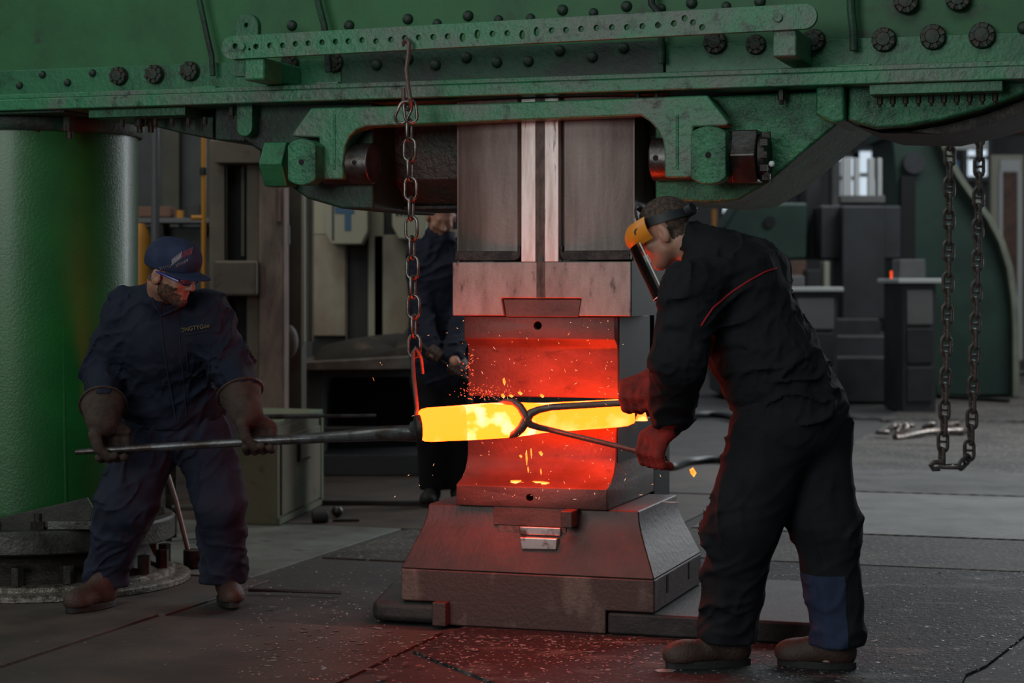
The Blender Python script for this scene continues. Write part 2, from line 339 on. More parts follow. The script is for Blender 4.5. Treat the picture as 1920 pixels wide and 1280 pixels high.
def run_chain(parent, link, pts, pitch, mt, name='link', roll0=0.0):
    """links along a polyline, alternately turned by a quarter"""
    if not link.materials: link.materials.append(mt)
    pts = [Vector(p) for p in pts]; L = [0]
    for a, b in zip(pts, pts[1:]): L.append(L[-1]+(b-a).length)
    k = 0; s = pitch/2
    while s < L[-1]:
        i = max(j for j in range(len(L)-1) if L[j] <= s); t = (s-L[i])/(L[i+1]-L[i]); p = pts[i].lerp(pts[i+1], t)
        d = (pts[i+1]-pts[i]).normalized()
        q = d.to_track_quat('Z', 'Y').to_matrix().to_4x4() if abs(d.z) < .95 else Matrix.Identity(4)
        inst(name, link, Matrix.Translation(p) @ q @ Matrix.Rotation(roll0+(PI/2 if k % 2 else 0)+random.uniform(-.08,.08), 4, 'Z'), parent)
        k += 1; s += pitch

# ---------------------------------------------------------------- signed distance modelling for people and cloth
class SDF:
    def __init__(s, lo, hi, h):
        s.lo = np.array(lo, np.float32); s.h = h; s.n = np.ceil((np.array(hi)-s.lo)/h).astype(int)+1
        s.f = np.full(tuple(s.n), 1.0, np.float32)
    def _sub(s, lo, hi):
        a = np.clip(np.floor((np.array(lo)-s.lo)/s.h).astype(int), 0, s.n-1); b = np.clip(np.ceil((np.array(hi)-s.lo)/s.h).astype(int)+1, 1, s.n)
        ax = [s.lo[i]+s.h*np.arange(a[i], b[i], dtype=np.float32) for i in range(3)]
        return tuple(slice(a[i], b[i]) for i in range(3)), ax[0][:,None,None], ax[1][None,:,None], ax[2][None,None,:]
    def comb(s, sl, d, k, op):
        f = s.f[sl]
        if op == 'u':
            if k > 0: h = np.clip(.5+.5*(f-d)/k, 0, 1); s.f[sl] = f+(d-f)*h-k*h*(1-h)
            else: s.f[sl] = np.minimum(f, d)
        elif op == 's':
            if k > 0: h = np.clip(.5-.5*(f+d)/k, 0, 1); s.f[sl] = f+(-d-f)*h+k*h*(1-h)
            else: s.f[sl] = np.maximum(f, -d)
    def cap(s, a, b, r0, r1, k=.03, n=None, fl=1.0, op='u'):
        a = np.array(a, np.float32); b = np.array(b, np.float32); R = max(r0, r1)*max(1, fl)+k+.02
        sl, X, Y, Z = s._sub(np.minimum(a, b)-R, np.maximum(a, b)+R)
        if any(q.size == 0 for q in (X, Y, Z)): return s
        ba = b-a; L2 = max(float(ba@ba), 1e-9)
        x, y, z = X-a[0], Y-a[1], Z-a[2]
        t = np.clip((x*ba[0]+y*ba[1]+z*ba[2])/L2, 0, 1)
        x = x-t*ba[0]; y = y-t*ba[1]; z = z-t*ba[2]
        if n is not None:
            n = np.array(n, np.float32); n /= np.linalg.norm(n); q = (x*n[0]+y*n[1]+z*n[2])*(1/fl-1)
            x = x+q*n[0]; y = y+q*n[1]; z = z+q*n[2]
        d = np.sqrt(x*x+y*y+z*z)-(r0+(r1-r0)*t)
        s.comb(sl, d, k, op); return s
    def path(s, pts, rs, k=.03, **kw):
        for i in range(len(pts)-1): s.cap(pts[i], pts[i+1], rs[i], rs[i+1], k, **kw)
        return s
    def ell(s, c, r, k=.02, F=None, op='u'):
        """ellipsoid; F: 4x4 frame the centre and axes are given in"""
        F = F or Matrix.Identity(4); Rm = np.array(F.to_3x3(), np.float32); cw = np.array(F @ Vector(c), np.float32); R = max(r)+k+.02
        sl, X, Y, Z = s._sub(cw-R, cw+R)
        if any(q.size == 0 for q in (X, Y, Z)): return s
        x, y, z = X-cw[0], Y-cw[1], Z-cw[2]
        l = [(x*Rm[0,i]+y*Rm[1,i]+z*Rm[2,i]) for i in range(3)]
        k0 = np.sqrt(sum((l[i]/r[i])**2 for i in range(3))); k1 = np.sqrt(sum((l[i]/r[i]**2)**2 for i in range(3)))+1e-6
        s.comb(sl, k0*(k0-1)/k1, k, op); return s
    def fcap(s, F, a, b, r0, r1, k=.01, op='u', n=None, fl=1.0):
        n_ = None if n is None else (F.to_3x3() @ Vector(n)); return s.cap(F @ Vector(a), F @ Vector(b), r0, r1, k, op=op, n=n_, fl=fl)
    def plane(s, p, n, box=None, k=0.0):      # keep the side the normal points away from
        p = np.array(p, np.float32); n = np.array(n, np.float32); n /= np.linalg.norm(n)
        lo, hi = box if box else (s.lo, s.lo+s.h*s.n)
        sl, X, Y, Z = s._sub(lo, hi); d = (X-p[0])*n[0]+(Y-p[1])*n[1]+(Z-p[2])*n[2]
        s.f[sl] = np.maximum(s.f[sl], d); return s
    def disp(s, fn, box=None):
        lo, hi = box if box else (s.lo, s.lo+s.h*s.n)
        sl, X, Y, Z = s._sub(lo, hi); f = s.f[sl]; I = np.nonzero(np.abs(f) < .04)
        s.f[sl][I] += fn(f[I], X.ravel()[I[0]].astype(np.float64), Y.ravel()[I[1]].astype(np.float64), Z.ravel()[I[2]].astype(np.float64)).astype(np.float32); return s
    def extract(s, name='body'):
        f = s.f; ins = f < 0; nx, ny, nz = f.shape
        act = np.zeros((nx-1, ny-1, nz-1), bool); first = ins[:-1,:-1,:-1]
        cs = [(i,j,k) for i in (0,1) for j in (0,1) for k in (0,1)]
        for i, j, k in cs: act |= ins[i:nx-1+i, j:ny-1+j, k:nz-1+k] != first
        I = np.argwhere(act); idx = np.full(act.shape, -1, np.int32); idx[tuple(I.T)] = np.arange(len(I))
        val = {c: f[I[:,0]+c[0], I[:,1]+c[1], I[:,2]+c[2]] for c in cs}
        acc = np.zeros((len(I), 3), np.float32); cnt = np.zeros(len(I), np.float32)
        for c in cs:
            for ax in range(3):
                if c[ax]: continue
                d = list(c); d[ax] = 1; d = tuple(d); a, b = val[c], val[d]; m = (a < 0) != (b < 0)
                t = np.where(m, a/(a-b+1e-12), 0); p = np.tile(np.array(c, np.float32), (len(I), 1)); p[:,ax] = t
                acc[m] += p[m]; cnt[m] += 1
        V = s.lo+s.h*(I+acc/cnt[:,None]); faces = []
        for ax in range(3):
            a = [slice(None)]*3; b = [slice(None)]*3; a[ax] = slice(0, -1); b[ax] = slice(1, None)
            A = ins[tuple(a)]; B = ins[tuple(b)]; E = np.argwhere(A != B)
            o1, o2 = [(1,2),(2,0),(0,1)][ax]
            E = E[(E[:,o1] > 0) & (E[:,o2] > 0) & (E[:,o1] < f.shape[o1]-1) & (E[:,o2] < f.shape[o2]-1)]
            q = []
            for u, v in ((1,1),(0,1),(0,0),(1,0)):
                e = E.copy(); e[:,o1] -= u; e[:,o2] -= v; q.append(idx[tuple(e.T)])
            Q = np.stack(q, 1); flip = B[tuple(E.T)]; Q[flip] = Q[flip][:, ::-1]; faces.append(Q)
        Fc = np.concatenate(faces); Fc = Fc[(Fc >= 0).all(1)]
        me = bpy.data.meshes.new(name); me.vertices.add(len(V)); me.vertices.foreach_set('co', V.astype(np.float32).ravel())
        me.loops.add(len(Fc)*4); me.loops.foreach_set('vertex_index', Fc.astype(np.int32).ravel())
        me.polygons.add(len(Fc)); me.polygons.foreach_set('loop_start', np.arange(0, len(Fc)*4, 4, dtype=np.int32))
        me.update(calc_edges=True); me.validate(); return me
def sdf_obj(name, S, m, parent=None, smooth_it=2, **k):
    me = S.extract(name)
    if smooth_it:
        bm = bmesh.new(); bm.from_mesh(me)
        for _ in range(smooth_it): bmesh.ops.smooth_vert(bm, verts=bm.verts, factor=.5, use_axis_x=True, use_axis_y=True, use_axis_z=True)
        bm.to_mesh(me); bm.free()
    return link_mesh(name, me, m, parent, smooth=180, **k)
def shell(name, src, pred, off, m, parent, thick=0.0):
    """a layer lying on part of a surface: faces of src whose centre passes pred, lifted by off"""
    base = WL[src.name]; bm = bmesh.new(); bm.from_mesh(src.data); bm.normal_update()
    kill = [f for f in bm.faces if not pred(f.calc_center_median()+base, f.normal)]
    bmesh.ops.delete(bm, geom=kill, context='FACES')
    for v in bm.verts: v.normal_update()
    for v in bm.verts: v.co += v.normal*off+base
    me = bpy.data.meshes.new(name); bm.to_mesh(me); bm.free()
    o = link_mesh_keep(name, me, m, parent)
    return o
def link_mesh_keep(name, me, m, parent):
    loc = WL[parent.name]; me.transform(Matrix.Translation(-loc)); me.shade_smooth()
    o = bpy.data.objects.new(name, me); C.objects.link(o); me.materials.clear(); me.materials.append(m); o.parent = parent; WL[o.name] = loc.copy(); return o
_lat = rng.random((32,32,32)).astype(np.float32)*2-1
def vnoise(x, y, z):
    xi, yi, zi = np.floor(x).astype(int), np.floor(y).astype(int), np.floor(z).astype(int)
    fx, fy, fz = x-xi, y-yi, z-zi; fx = fx*fx*(3-2*fx); fy = fy*fy*(3-2*fy); fz = fz*fz*(3-2*fz); o = 0
    for a in (0, 1):
        for b in (0, 1):
            for c in (0, 1): o = o+_lat[(xi+a) & 31, (yi+b) & 31, (zi+c) & 31]*(fx if a else 1-fx)*(fy if b else 1-fy)*(fz if c else 1-fz)
    return o
def folds(A, waves, seed=0.0):
    """cloth folds: ridged noise drawn out along the fold, several sizes (direction across, folds per metre, draw-out, weight)"""
    def fn(f, x, y, z):
        d = np.zeros_like(x)
        for k, (dr, fr, st, am) in enumerate(waves):
            n = np.array(dr, np.float32); n /= np.linalg.norm(n); s_ = x*n[0]+y*n[1]+z*n[2]
            px_, py_, pz_ = x-n[0]*s_, y-n[1]*s_, z-n[2]*s_; q = fr/st
            wx = .9*vnoise(x*q*1.3+5, y*q*1.3+k*7+seed, z*q*1.3)
            m = vnoise(px_*q+n[0]*(s_*fr+wx)+11*k+seed, py_*q+n[1]*(s_*fr+wx)+3, pz_*q+n[2]*(s_*fr+wx))
            env = np.clip(.55+.9*vnoise(x*4+k*5+seed, y*4+1, z*4+k), 0, 1)
            d += am*env*(1-np.minimum(1, np.abs(m)*2.6))**1.5-.12*am*m
        return -A*d
    return fn
def bvh_of(o):
    me = o.data; b = WL[o.name]; return BVHTree.FromPolygons([tuple(v.co+b) for v in me.vertices], [tuple(p.vertices) for p in me.polygons])
def on_surface(tree, px, py):
    d = Vector(((px-960)/FPX, 1, -(py-HOR)/FPX)).normalized(); return tree.ray_cast(Vector((0,0,CZ)), d)
# ================================================================ THE SETTING
# floor: dark ground with steel plates let into it, laid square to the press
fl = MB(); fl.box(-14, 22, -1, 60, -.4, -.012)
floor = obj('floor', fl, M['floor'], kind='structure', origin=(0, 8, 0))
def floor_plate(u0, u1, v0, v1, m, g=.008, dz=0.0, top=None):
    T = PM @ Matrix.Translation(((u0+u1)/2, (v0+v1)/2, 0)) @ Matrix.Rotation(random.uniform(-.004,.004), 4, 'Z') @ Matrix.Rotation(random.uniform(-.002,.002), 4, 'X')
    hu, hv = (u1-u0)/2-g, (v1-v0)/2-g
    b = MB(T).box(-hu, hu, -hv, hv, -.03, dz)
    o = obj('floor_plate', b, m, parent=floor, bevel=.004, bseg=1)
    return o
vr = [FUV(1700, y)[1] for y in (1062, 1005, 925, 882, 835, 790, 745, 715)]   # joints seen on the right
uL = FUV(797, 977)[0]
u_r = FUV(1240, 1000)[0]
# right of the press, row by row
rows = [(vr[0], vr[1], 'plate'), (vr[1], vr[2], 'tread'), (vr[2], vr[3], 'tread2'), (vr[3], vr[4], 'plate'), (vr[4], vr[5], 'plate'),
        (vr[5], vr[6], 'plate'), (vr[6], vr[7], 'plate'), (vr[7], vr[7]+6, 'plate'), (vr[7]+6, vr[7]+13, 'plate_brown')]
for k, (a, b, mm) in enumerate(rows):
    u = u_r+random.uniform(-.1, .2); step = (b-a)*1.3+.9
    while u < 4.5+k*1.5:
        w_ = step*random.uniform(.8, 1.5); mk = mm
        if mm == 'tread' and random.random() < .45: mk = 'tread2'
        if mm == 'plate' and random.random() < .25: mk = 'plate_brown'
        if mm == 'tread2' and random.random() < .4: mk = 'plate_brown'
        floor_plate(u, u+w_, a, b, M[mk], dz=random.uniform(0, .012)); u += w_
# foreground plate carrying the right-hand man, broken corner at its right
f0 = [FP(650, 1112), FP(1330, 1175), FP(1260, 1300), FP(600, 1320)]
def poly_plate(pts, m, z1=0.0):
    return obj('floor_plate', MB().slab([(p.x, p.y) for p in pts], -.03, z1), m, parent=floor, bevel=.004, bseg=1)
ya = vr[0]-.02
poly_plate([PR(u_r-.05, -.55, 0), PR(u_r-.05, ya, 0), PR(3.2, ya, 0), FP(1990, 1140), FP(1918, 1192), FP(1885, 1218), FP(1850, 1245), FP(1812, 1262), FP(1775, 1340), FP(1240, 1400)], M['plate_dusty'])
# left of the press
floor_plate(uL-2.2, uL, .95, 2.9, M['plate_pale'])
floor_plate(uL-5.6, uL-2.22, .95, 2.9, M['plate_brown'], dz=-.004)
floor_plate(uL-2.2, uL+.55, 2.92, 5.2, M['plate_brown']); floor_plate(uL-5.5, uL-2.22, 2.92, 5.2, M['plate_brown'])
floor_plate(uL+.02, u_r-.1, 1.7, 2.9, M['plate'], dz=-.003)
floor_plate(uL-5.5, uL-.2, 5.22, 8, M['plate_brown']); floor_plate(uL-.18, u_r+.5, 5.22, 8, M['plate_brown']); floor_plate(uL+.57, u_r, 2.92, 5.2, M['plate_brown'])
floor_plate(-4.6, -1.55, -1.9, .93, M['plate_brown'], dz=-.001)
floor_plate(-1.53, u_r-.08, -2.1, -.12, M['plate_brown'], dz=.0); floor_plate(-1.53, uL-.02, -.10, .93, M['plate_brown'], dz=-.002)
# steel strip lying across the floor plates
for (x0, y0, x1, y1, r) in ((470, 1108, 640, 1113, .010),):
    pass

# hall shell
w1 = MB(); w1.box(-9, 1.2, 17.5, 17.8, -.1, 9); wall_left_back = obj('wall_back', w1, M['wall'], kind='structure')
w2 = MB(); w2.box(-3, 24, 52, 52.4, -.1, 14); obj('wall_far', w2, M['wall_far'], kind='structure')
w3 = MB(); w3.box(-9.3, -9, 2, 17.8, -.1, 9); obj('wall_left', w3, M['wall'], kind='structure')
# posts of the back wall
for k, px in enumerate((322, 480, 640)):
    p = P(px, 600, 17.35); b = MB().box(p.x-.07, p.x+.07, 17.3, 17.5, 0, 7)
    obj('wall_post', b, M['beige_dk'], parent=wall_left_back)
for k in range(6):
    x = -5.2+k*.9; b = MB().box(x, x+.86, 17.44, 17.5, .1, 6.8); obj('wall_panel', b, M['wall'], parent=wall_left_back, bevel=.01, bseg=1)

# ================================================================ FORGING PRESS : ground block, plinth, dies
def mbP(): return MB(PM)
zb0 = 0.0
zst = Zo(1226, 1150, 0)        # underside of the plinth's shoulders
zpt = Zo(1226, 1087, 0)        # top of its upright band
ztop = Zo(1200, 958, .09)
# ground block with slot
gb = thing('ground_block', 'low dark iron block let into the floor under the stepped die plinth', 'block', PR(0, .3, 0))
ul, ur, u0, u1 = Uo(654, 0), Uo(1560, 0), Uo(840, 0), Uo(1137, 0)
b = mbP().slab([(ul+.10, .0), (u0-.003, .0), (u0-.003, .95), (ul+.02, .95), (ul-.02, .5)], 0, zst-.004)
obj('block_left', b, M['block'], gb, bevel=.03, bseg=3)
b = mbP().slab([(u1+.003, .0), (ur-.05, .0), (ur, .5), (ur-.05, 1.05), (u1+.003, 1.05)], 0, zst-.004)
obj('block_right', b, M['block'], gb, bevel=.012)
# plinth
pl = thing('die_plinth', 'stepped flaring steel plinth standing below the lower die', 'plinth', PR(0, .35, 0))
UL, UR = Uo(751, 0), Uo(1227, 0); D0 = .82; ins = .086
prof = [(0, 0), (.08, .10), (.2, .24), (.34, .42), (.5, .62), (.66, .80), (.82, .93), (1, 1)]
secs = [(UL, UR, 0, D0, zpt+.0005)]
for t, i in prof[1:]:
    z = zpt+(ztop-zpt)*t; secs.append((UL+ins*i, UR-ins*i, .09*i, D0-.09*i, z))
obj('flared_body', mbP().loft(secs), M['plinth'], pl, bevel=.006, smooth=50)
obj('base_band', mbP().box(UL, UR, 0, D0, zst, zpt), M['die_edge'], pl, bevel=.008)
obj('centre_tongue', mbP().box(u0+.003, u1-.003, .0, D0, .001, zst+.01), M['die_edge'], pl, bevel=.006)
# slot at the top front, rubbed bright steps below it
ua, ub = Uo(928, .085), Uo(1070, .085)
zt2 = Zo(1000, 985, .085)
obj('rubbed_step', mbP().box(Uo(975,.06), Uo(1052,.06), .052, .2, Zo(1000,1002,.06), Zo(1000,987,.06)), M['shiny'], pl, bevel=.004)
obj('rubbed_step', mbP().prism([(Uo(980,.05), Zo(1000,1030,.05)), (Uo(1046,.05), Zo(1000,1028,.05)), (Uo(1048,.05), Zo(1000,1006,.05)), (Uo(976,.05), Zo(1000,1006,.05))], .030, .2), M['shiny'], pl, bevel=.006)
obj('slot_plate', mbP().box(Uo(934,.07), Uo(1062,.07), .066, .2, Zo(1000,1003,.07), Zo(1000,986,.07)), M['die_edge'], pl, bevel=.003)
# side slots of the plinth (dark mortises)
for v_ in (.2, .58):
    obj('mortise', mbP().box(UR-.02, UR+.002, v_, v_+.03, zst+.05, zst+.12), M['hole'], pl)
# keys
k1 = mbP().box(Uo(1056,.02), Uo(1078,.02), -.02, .30, Zo(1065,989,.0), Zo(1065,957,.0))
obj('wedge_key', k1, M['die_edge'], bevel=.006, label='short square wedge key sticking out of the slot high on the die plinth', cat='wedge key')
k1 = mbP().box(Uo(812,-.03), Uo(838,-.03), -.045, .25, .002, Zo(825,1128,-.03))
obj('wedge_key', k1, M['die_edge'], bevel=.006, label='upright square wedge key at floor level by the left end of the plinth', cat='wedge key')
# lower die
ld = thing('lower_die', 'lower forging die with foot and concave neck glowing red under the billet', 'die', PR(0, .45, ztop))
la, lb = Uo(855, .06), Uo(1138, .06)
zf1 = Zo(1138, 918, .06); zf2 = Zo(1160, 868, .2); zdt = Zo(1160, 798, .2)
zf0 = ztop+.001
secs = [(la, lb, .06, .82, zf0), (la, lb, .06, .82, zf1), (la, lb, .075, .82, zf1+.006), (la, lb, .125, .81, zf1+.022), (la, lb, .165, .80, zf1+.05), (la, lb, .19, .80, zf1+.085), (la, lb, .20, .80, zf2+.02), (la, lb, .20, .80, zdt)]
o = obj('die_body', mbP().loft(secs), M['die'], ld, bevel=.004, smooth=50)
hc = UV(993, 933, .06)
cut(o, [MB(PM).cyl((hc[0], 0, hc[1]), (hc[0], .35, hc[1]), .0145, n=20)])
obj('die_tongue', mbP().box(ua, ub, .064, .5, zt2, zf0+.004), M['die'], ld, bevel=.003)
# small scale heaps / glowing flakes on the die shown later
# ram and upper die
vR = .12
zr0 = Zo(1183, 593, vR); zr1 = Zo(1183, 490, vR)
ra, rb = Uo(848, vR), Uo(1183, vR)
da, db = Uo(940, vR), Uo(1090, vR); zd = Zo(1015, 559, vR)
ram = thing('press_ram', 'tall worn grey press ram between the green clamp arms, two sunk side panels', 'press ram', PR(0, .35, zr0))
obj('tool_block', mbP().prism([(ra, zr0), (da-.003, zr0), (da+.012, zd+.018), (da-.004, zd), (db+.004, zd), (db-.012, zd+.018), (db+.003, zr0), (rb, zr0), (rb, zr1), (ra, zr1)] if False else
    [(ra, zr0), (da+.012, zr0), (da, zd), (db, zd), (db-.012, zr0), (rb, zr0), (rb, zr1), (ra, zr1)], vR, .62), M['ram'], ram, bevel=.005)
zrt = Zo(960, 178, 0)-.004
xa, xb = Uo(977, vR), Uo(1047, vR); g0, g1 = Uo(1004, vR), Uo(1021, vR)
obj('centre_rib', mbP().prism([(xa, zr1-.0), (g0, zr1), (g0, zrt), (xa, zrt)], vR+.001, .4), M['ram_rib'], ram, bevel=.003)
obj('centre_rib', mbP().prism([(g1, zr1-.0), (xb, zr1), (xb, zrt), (g1, zrt)], vR+.001, .4), M['ram_rib'], ram, bevel=.003)
obj('oil_groove', mbP().box(g0-.001, g1+.001, vR+.005, .4, zr1, zrt), M['groove'], ram)
obj('oil_stain_strip', mbP().box(Uo(1006,vR), Uo(1022,vR), vR-.0015, vR+.01, zd+.002, zr1), M['groove'], ram)
for side in (0, 1):
    A, B = (Uo(852, vR), xa) if side == 0 else (xb, Uo(1181, vR))
    # bellied panel: section in (u,v), convex towards the front with a fillet next to the rib
    n = 14; prof_ = []
    for i in range(n+1):
        t = i/n; u = A+(B-A)*t; s_ = t if side == 0 else 1-t          # s_=1 next to the rib
        v = vR+.015+.035*(1-math.cos((1-s_)*PI/2))**1.3 + (.03 if s_ > .985 else 0)
        prof_.append((u, v))
    poly = prof_+[(B, .6), (A, .6)]
    zl = Zo(950, 476, vR)
    obj('sunk_panel', mbP().slab(poly, zl, zrt), M['ram_panel'], ram, smooth=40)
    # dark rounded lip below the panel
    cxr = B-.03; zz0, zz1 = Zo(950, 489, vR), zl+.012
    lip = [(A, zz0+.002), (cxr, zz0+.002)]+arcpts(cxr, zz0+.028, .026, -90, 0, 5)+[(B-.004, zz1+.02), (B-.016, zz1+.02), (B-.016, zz0+.036)]+[(cxr-.002, zz1), (A, zz1)]
    if side: lip = [(A+B-x, z) for x, z in lip]
    obj('panel_lip', mbP().prism(lip, vR+.004, .5), M['iron'], ram, bevel=.004)
    e0, e1 = (A-.006, A+.006) if side == 0 else (B-.006, B+.006)
    obj('side_strip', mbP().box(e0, e1, vR+.05, .6, zr1, zrt), M['ram_panel'], ram)
ud = thing('upper_die', 'upper forging die keyed under the ram, front face glowing red', 'die', PR(0, .4, Zo(1160, 745, .2)))
zs0, zs1 = Zo(1158, 652, .2), Zo(1152, 637, .15); zu = zdt+.108
sa, sb = Uo(870, .15), Uo(1153, .15)
secs = [(sa, sb, .2, .70, zu), (sa, sb, .2, .70, zs0-.01), (sa, sb, .192, .70, zs0+.008), (sa, sb, .15, .70, zs1), (sa, sb, .15, .70, zr0-.003)]
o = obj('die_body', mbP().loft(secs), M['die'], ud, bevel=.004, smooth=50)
hc = UV(1008, 610, .15); cut(o, [MB(PM).cyl((hc[0], .05, hc[1]), (hc[0], .45, hc[1]), .0165, n=20)])
obj('dovetail', mbP().prism([(da+.016, zr0-.004), (db-.016, zr0-.004), (db-.004, zd-.004), (da+.004, zd-.004)], vR+.012, .6), M['die'], ud, bevel=.003)
rE = Uo(1183, vR)
obj('side_shade_plate', mbP().box(rb-.002, rb+.003, vR+.004, .62, zr0, zr1), M['black_guide'], ram)  # speckled black plates; shade of the right-hand sides is put into their colour
obj('side_shade_plate', mbP().box(sb-.002, sb+.004, .205, .70, zu+.003, zr0-.006), M['black_guide'], ud)
obj('side_shade_plate', mbP().box(lb-.002, lb+.003, .215, .80, zf2, zdt-.004), M['black_guide'], ld)
# speckled guide post behind
gp = thing('guide_post', 'oily black guide post with pale specks right behind the dies', 'post', PR(.5, .8, 0))
ga, gb_ = Uo(1168, .95), Uo(1226, .95)
obj('post_body', mbP().box(ga, gb_, .95, 1.25, 0.001, 2.3), M['black_guide'], gp, bevel=.01)
obj('guide_rail', mbP().box(gb_-.05, gb_-.02, .93, .955, .3, 2.3), M['black_guide'], gp, bevel=.004)

# ================================================================ CROSSHEAD AND CLAMP
ch = thing('press_crosshead', 'broad dark green cast crosshead around the ram, its underside lit red', 'crosshead', PR(0, .6, Zo(1000, 392, .15)))
def pz(l, v): return [UV(x, y, v) for x, y in l]
vC = .15; vB = .50
frontL = [(455,192),(455,262),(500,292),(530,340),(575,372),(640,391),(700,393),(700,192)]
frontR = [(1228,192),(1228,374),(1330,380),(1385,374),(1440,342),(1500,290),(1566,236),(1600,212),(1600,168),(1340,180)]
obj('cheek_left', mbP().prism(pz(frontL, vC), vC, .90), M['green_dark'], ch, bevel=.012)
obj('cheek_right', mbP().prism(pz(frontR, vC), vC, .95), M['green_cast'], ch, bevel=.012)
# belly between the cheeks, set back, with the slanted lower apron that catches the glow
uA, uB = UV(698, 300, vC)[0], UV(1230, 300, vC)[0]
rL, rR = ra-.004, rb+.004
zA, zBt, zC = Zo(770, 340, vB), Zo(770, 384, vB), Zo(770, 200, vB)+.1
for (p, q) in ((uA, rL), (rR, uB)):
    sec = [(vB, zA), (vB+.12, zBt), (vB+.12, zBt-.01), (.90, zBt-.01), (.90, zC), (vB-.08, zC)]
    sec = [(.36, zC), (.40, zA), (.52, zBt), (.90, zBt), (.90, zC)]
    R = PM @ Matrix.Rotation(PI/2, 4, 'Z')          # local x -> +v, local y -> -u
    b = MB(PM @ Matrix(((0,-1,0,0),(1,0,0,0),(0,0,1,0),(0,0,0,1)))).prism(sec, -q, -p)
    obj('belly', b, M['rusty_cast'], ch, bevel=.006)
    obj('belly_lip', mbP().box(p, q, .50, .9, zBt-.022, zBt-.002), M['iron'], ch, bevel=.006)
obj('rear_web', mbP().box(uA, uB, .72, .95, zBt, Zo(960,178,.72)), M['green_dark'], ch)
# lug with its rounded U window at the left of the left cheek
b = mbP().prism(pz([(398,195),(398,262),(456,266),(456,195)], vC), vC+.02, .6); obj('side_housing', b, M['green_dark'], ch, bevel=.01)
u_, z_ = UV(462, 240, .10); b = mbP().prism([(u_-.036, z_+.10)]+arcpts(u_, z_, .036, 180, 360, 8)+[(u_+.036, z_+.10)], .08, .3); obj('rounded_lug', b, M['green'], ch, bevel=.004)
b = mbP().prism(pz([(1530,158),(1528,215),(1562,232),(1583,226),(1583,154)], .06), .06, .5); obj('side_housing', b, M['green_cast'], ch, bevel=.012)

ck = thing('clamp_yoke', 'green cast yoke with two legs arching over the ram front', 'clamp yoke', PR(0, .1, Zo(960, 340, .02)))
v0, v1 = .02, .118
outer = [(545,250),(582,202),(1326,180),(1368,232),(1363,237),(1300,238),(1299,320),(1245,322),(1245,282)]
inL = [(1245,282)] 
r1 = [(1245,280),(1242,262),(1232,243),(1218,228),(1200,216)]
r2 = [(686,237),(668,243),(655,256),(647,274),(644,295),(643,336),(600,336),(598,258),(548,256)]
poly = [(548,250),(582,202),(900,194),(1326,178),(1367,230),(1362,236),(1300,238),(1298,333),(1246,333)]+r1+r2
# place each half with its own row reading so that the bar runs straight along u
def yk(x, y):
    u = Uo(x, v0); return u, UV(x, y, v0)[1]
obj('yoke_body', mbP().prism([yk(x, y) for x, y in poly], v0, v1), M['green_worn'], ck, bevel=.010, bseg=3)
for px in (627, 1270):                                            # raised cast seams down the legs
    u_, z_ = UV(px, 215, v0); b = mbP().box(u_-.006, u_+.006, v0-.004, v0+.01, Zo(px, 318, v0), Zo(px, 215, v0)); obj('cast_seam', b, M['green_cast'], ck, bevel=.003)
# tie bolts through the legs
def disc_nut(px, py, rpx, m, parent, w_):
    u_, z_ = UV(px, py, -.06); r = rpx/FPX*7.9
    pts = []
    for i in range(40):
        a = 2*PI*i/40; x = max(-w_, min(w_, r*math.cos(a))); pts.append((u_+x, z_+r*math.sin(a)))
    b = MB(PM).prism(pts, -.07, v0+.0); o = obj('round_cheek', b, m, parent, bevel=.006)
    obj('centre_bore', MB(PM).cyl((u_, -.0715, z_), (u_, -.05, z_), .012, n=16), M['hole'], o)
    return u_, z_, r
def tie(name, label, x0, x1, px, py, rpx, w_, hexr, mhex, right):
    t = thing(name, label, 'tie bolt', PR(UV(px, py, 0)[0], .06, UV(px, py, 0)[1]-.1))
    u_, z_, r = disc_nut(px, py, rpx, M['green_cast'], t, w_)
    ua_, ub_ = Uo(x0, .06), Uo(x1, .06); vv = .08
    obj('bolt_shank', mbP().cyl((ua_, .115, z_), (ub_, .115, z_), .084, n=32), M['steelgrey'], t, bevel=.008)
    return t, u_, z_, r
t, u_, z_, r = tie('tie_bolt', 'green painted tie bolt and nut through the left yoke leg', 600, 692, 567, 304, 44, .062, .1, None, False)
obj('hex_nut', mbP().cyl((Uo(497,.04), .08, z_), (Uo(540,.04), .08, z_), .105, n=6, rot=0), M['green'], t, bevel=.006)
obj('thread_end', mbP().cyl((Uo(493,.04)-.012, .08, z_), (Uo(497,.04)+.01, .08, z_), .05, n=20), M['steelgrey'], t)
obj('centre_bore', mbP().cyl((Uo(664,.03), .0295, z_), (Uo(664,.03), .05, z_), .010, n=12), M['hole'], t)
t, u_, z_, r = tie('tie_bolt', 'tie bolt through the right yoke leg with bare grey hex nut', 1218, 1300, 1329, 291, 52, .068, .1, None, True)
obj('shank_collar', mbP().cyl((Uo(1362,.04), .08, z_), (Uo(1376,.04), .08, z_), .10, n=32), M['iron'], t, bevel=.004)
obj('hex_nut', mbP().cyl((Uo(1374,.04), .08, z_), (Uo(1422,.04), .08, z_), .115, n=6, rot=0), M['steelgrey'], t, bevel=.006)
obj('lock_washer', mbP().cyl((Uo(1422,.04), .08, z_), (Uo(1438,.04), .08, z_), .088, n=24), M['iron'], t, bevel=.006)
for k in range(5):
    a = -1.2+k*.6; b = mbP().box(Uo(1430,.04), Uo(1444,.04), .08-.10*math.cos(a)-.012, .08-.10*math.cos(a)+.012, z_+.085*math.sin(a)-.012, z_+.085*math.sin(a)+.012)
    obj('washer_tab', b, M['iron'], t)
obj('grease_nipple', mbP().ball((Uo(1447,.0), .0, Zo(1447,307,0)), .012, 6), M['white_edge'], t)
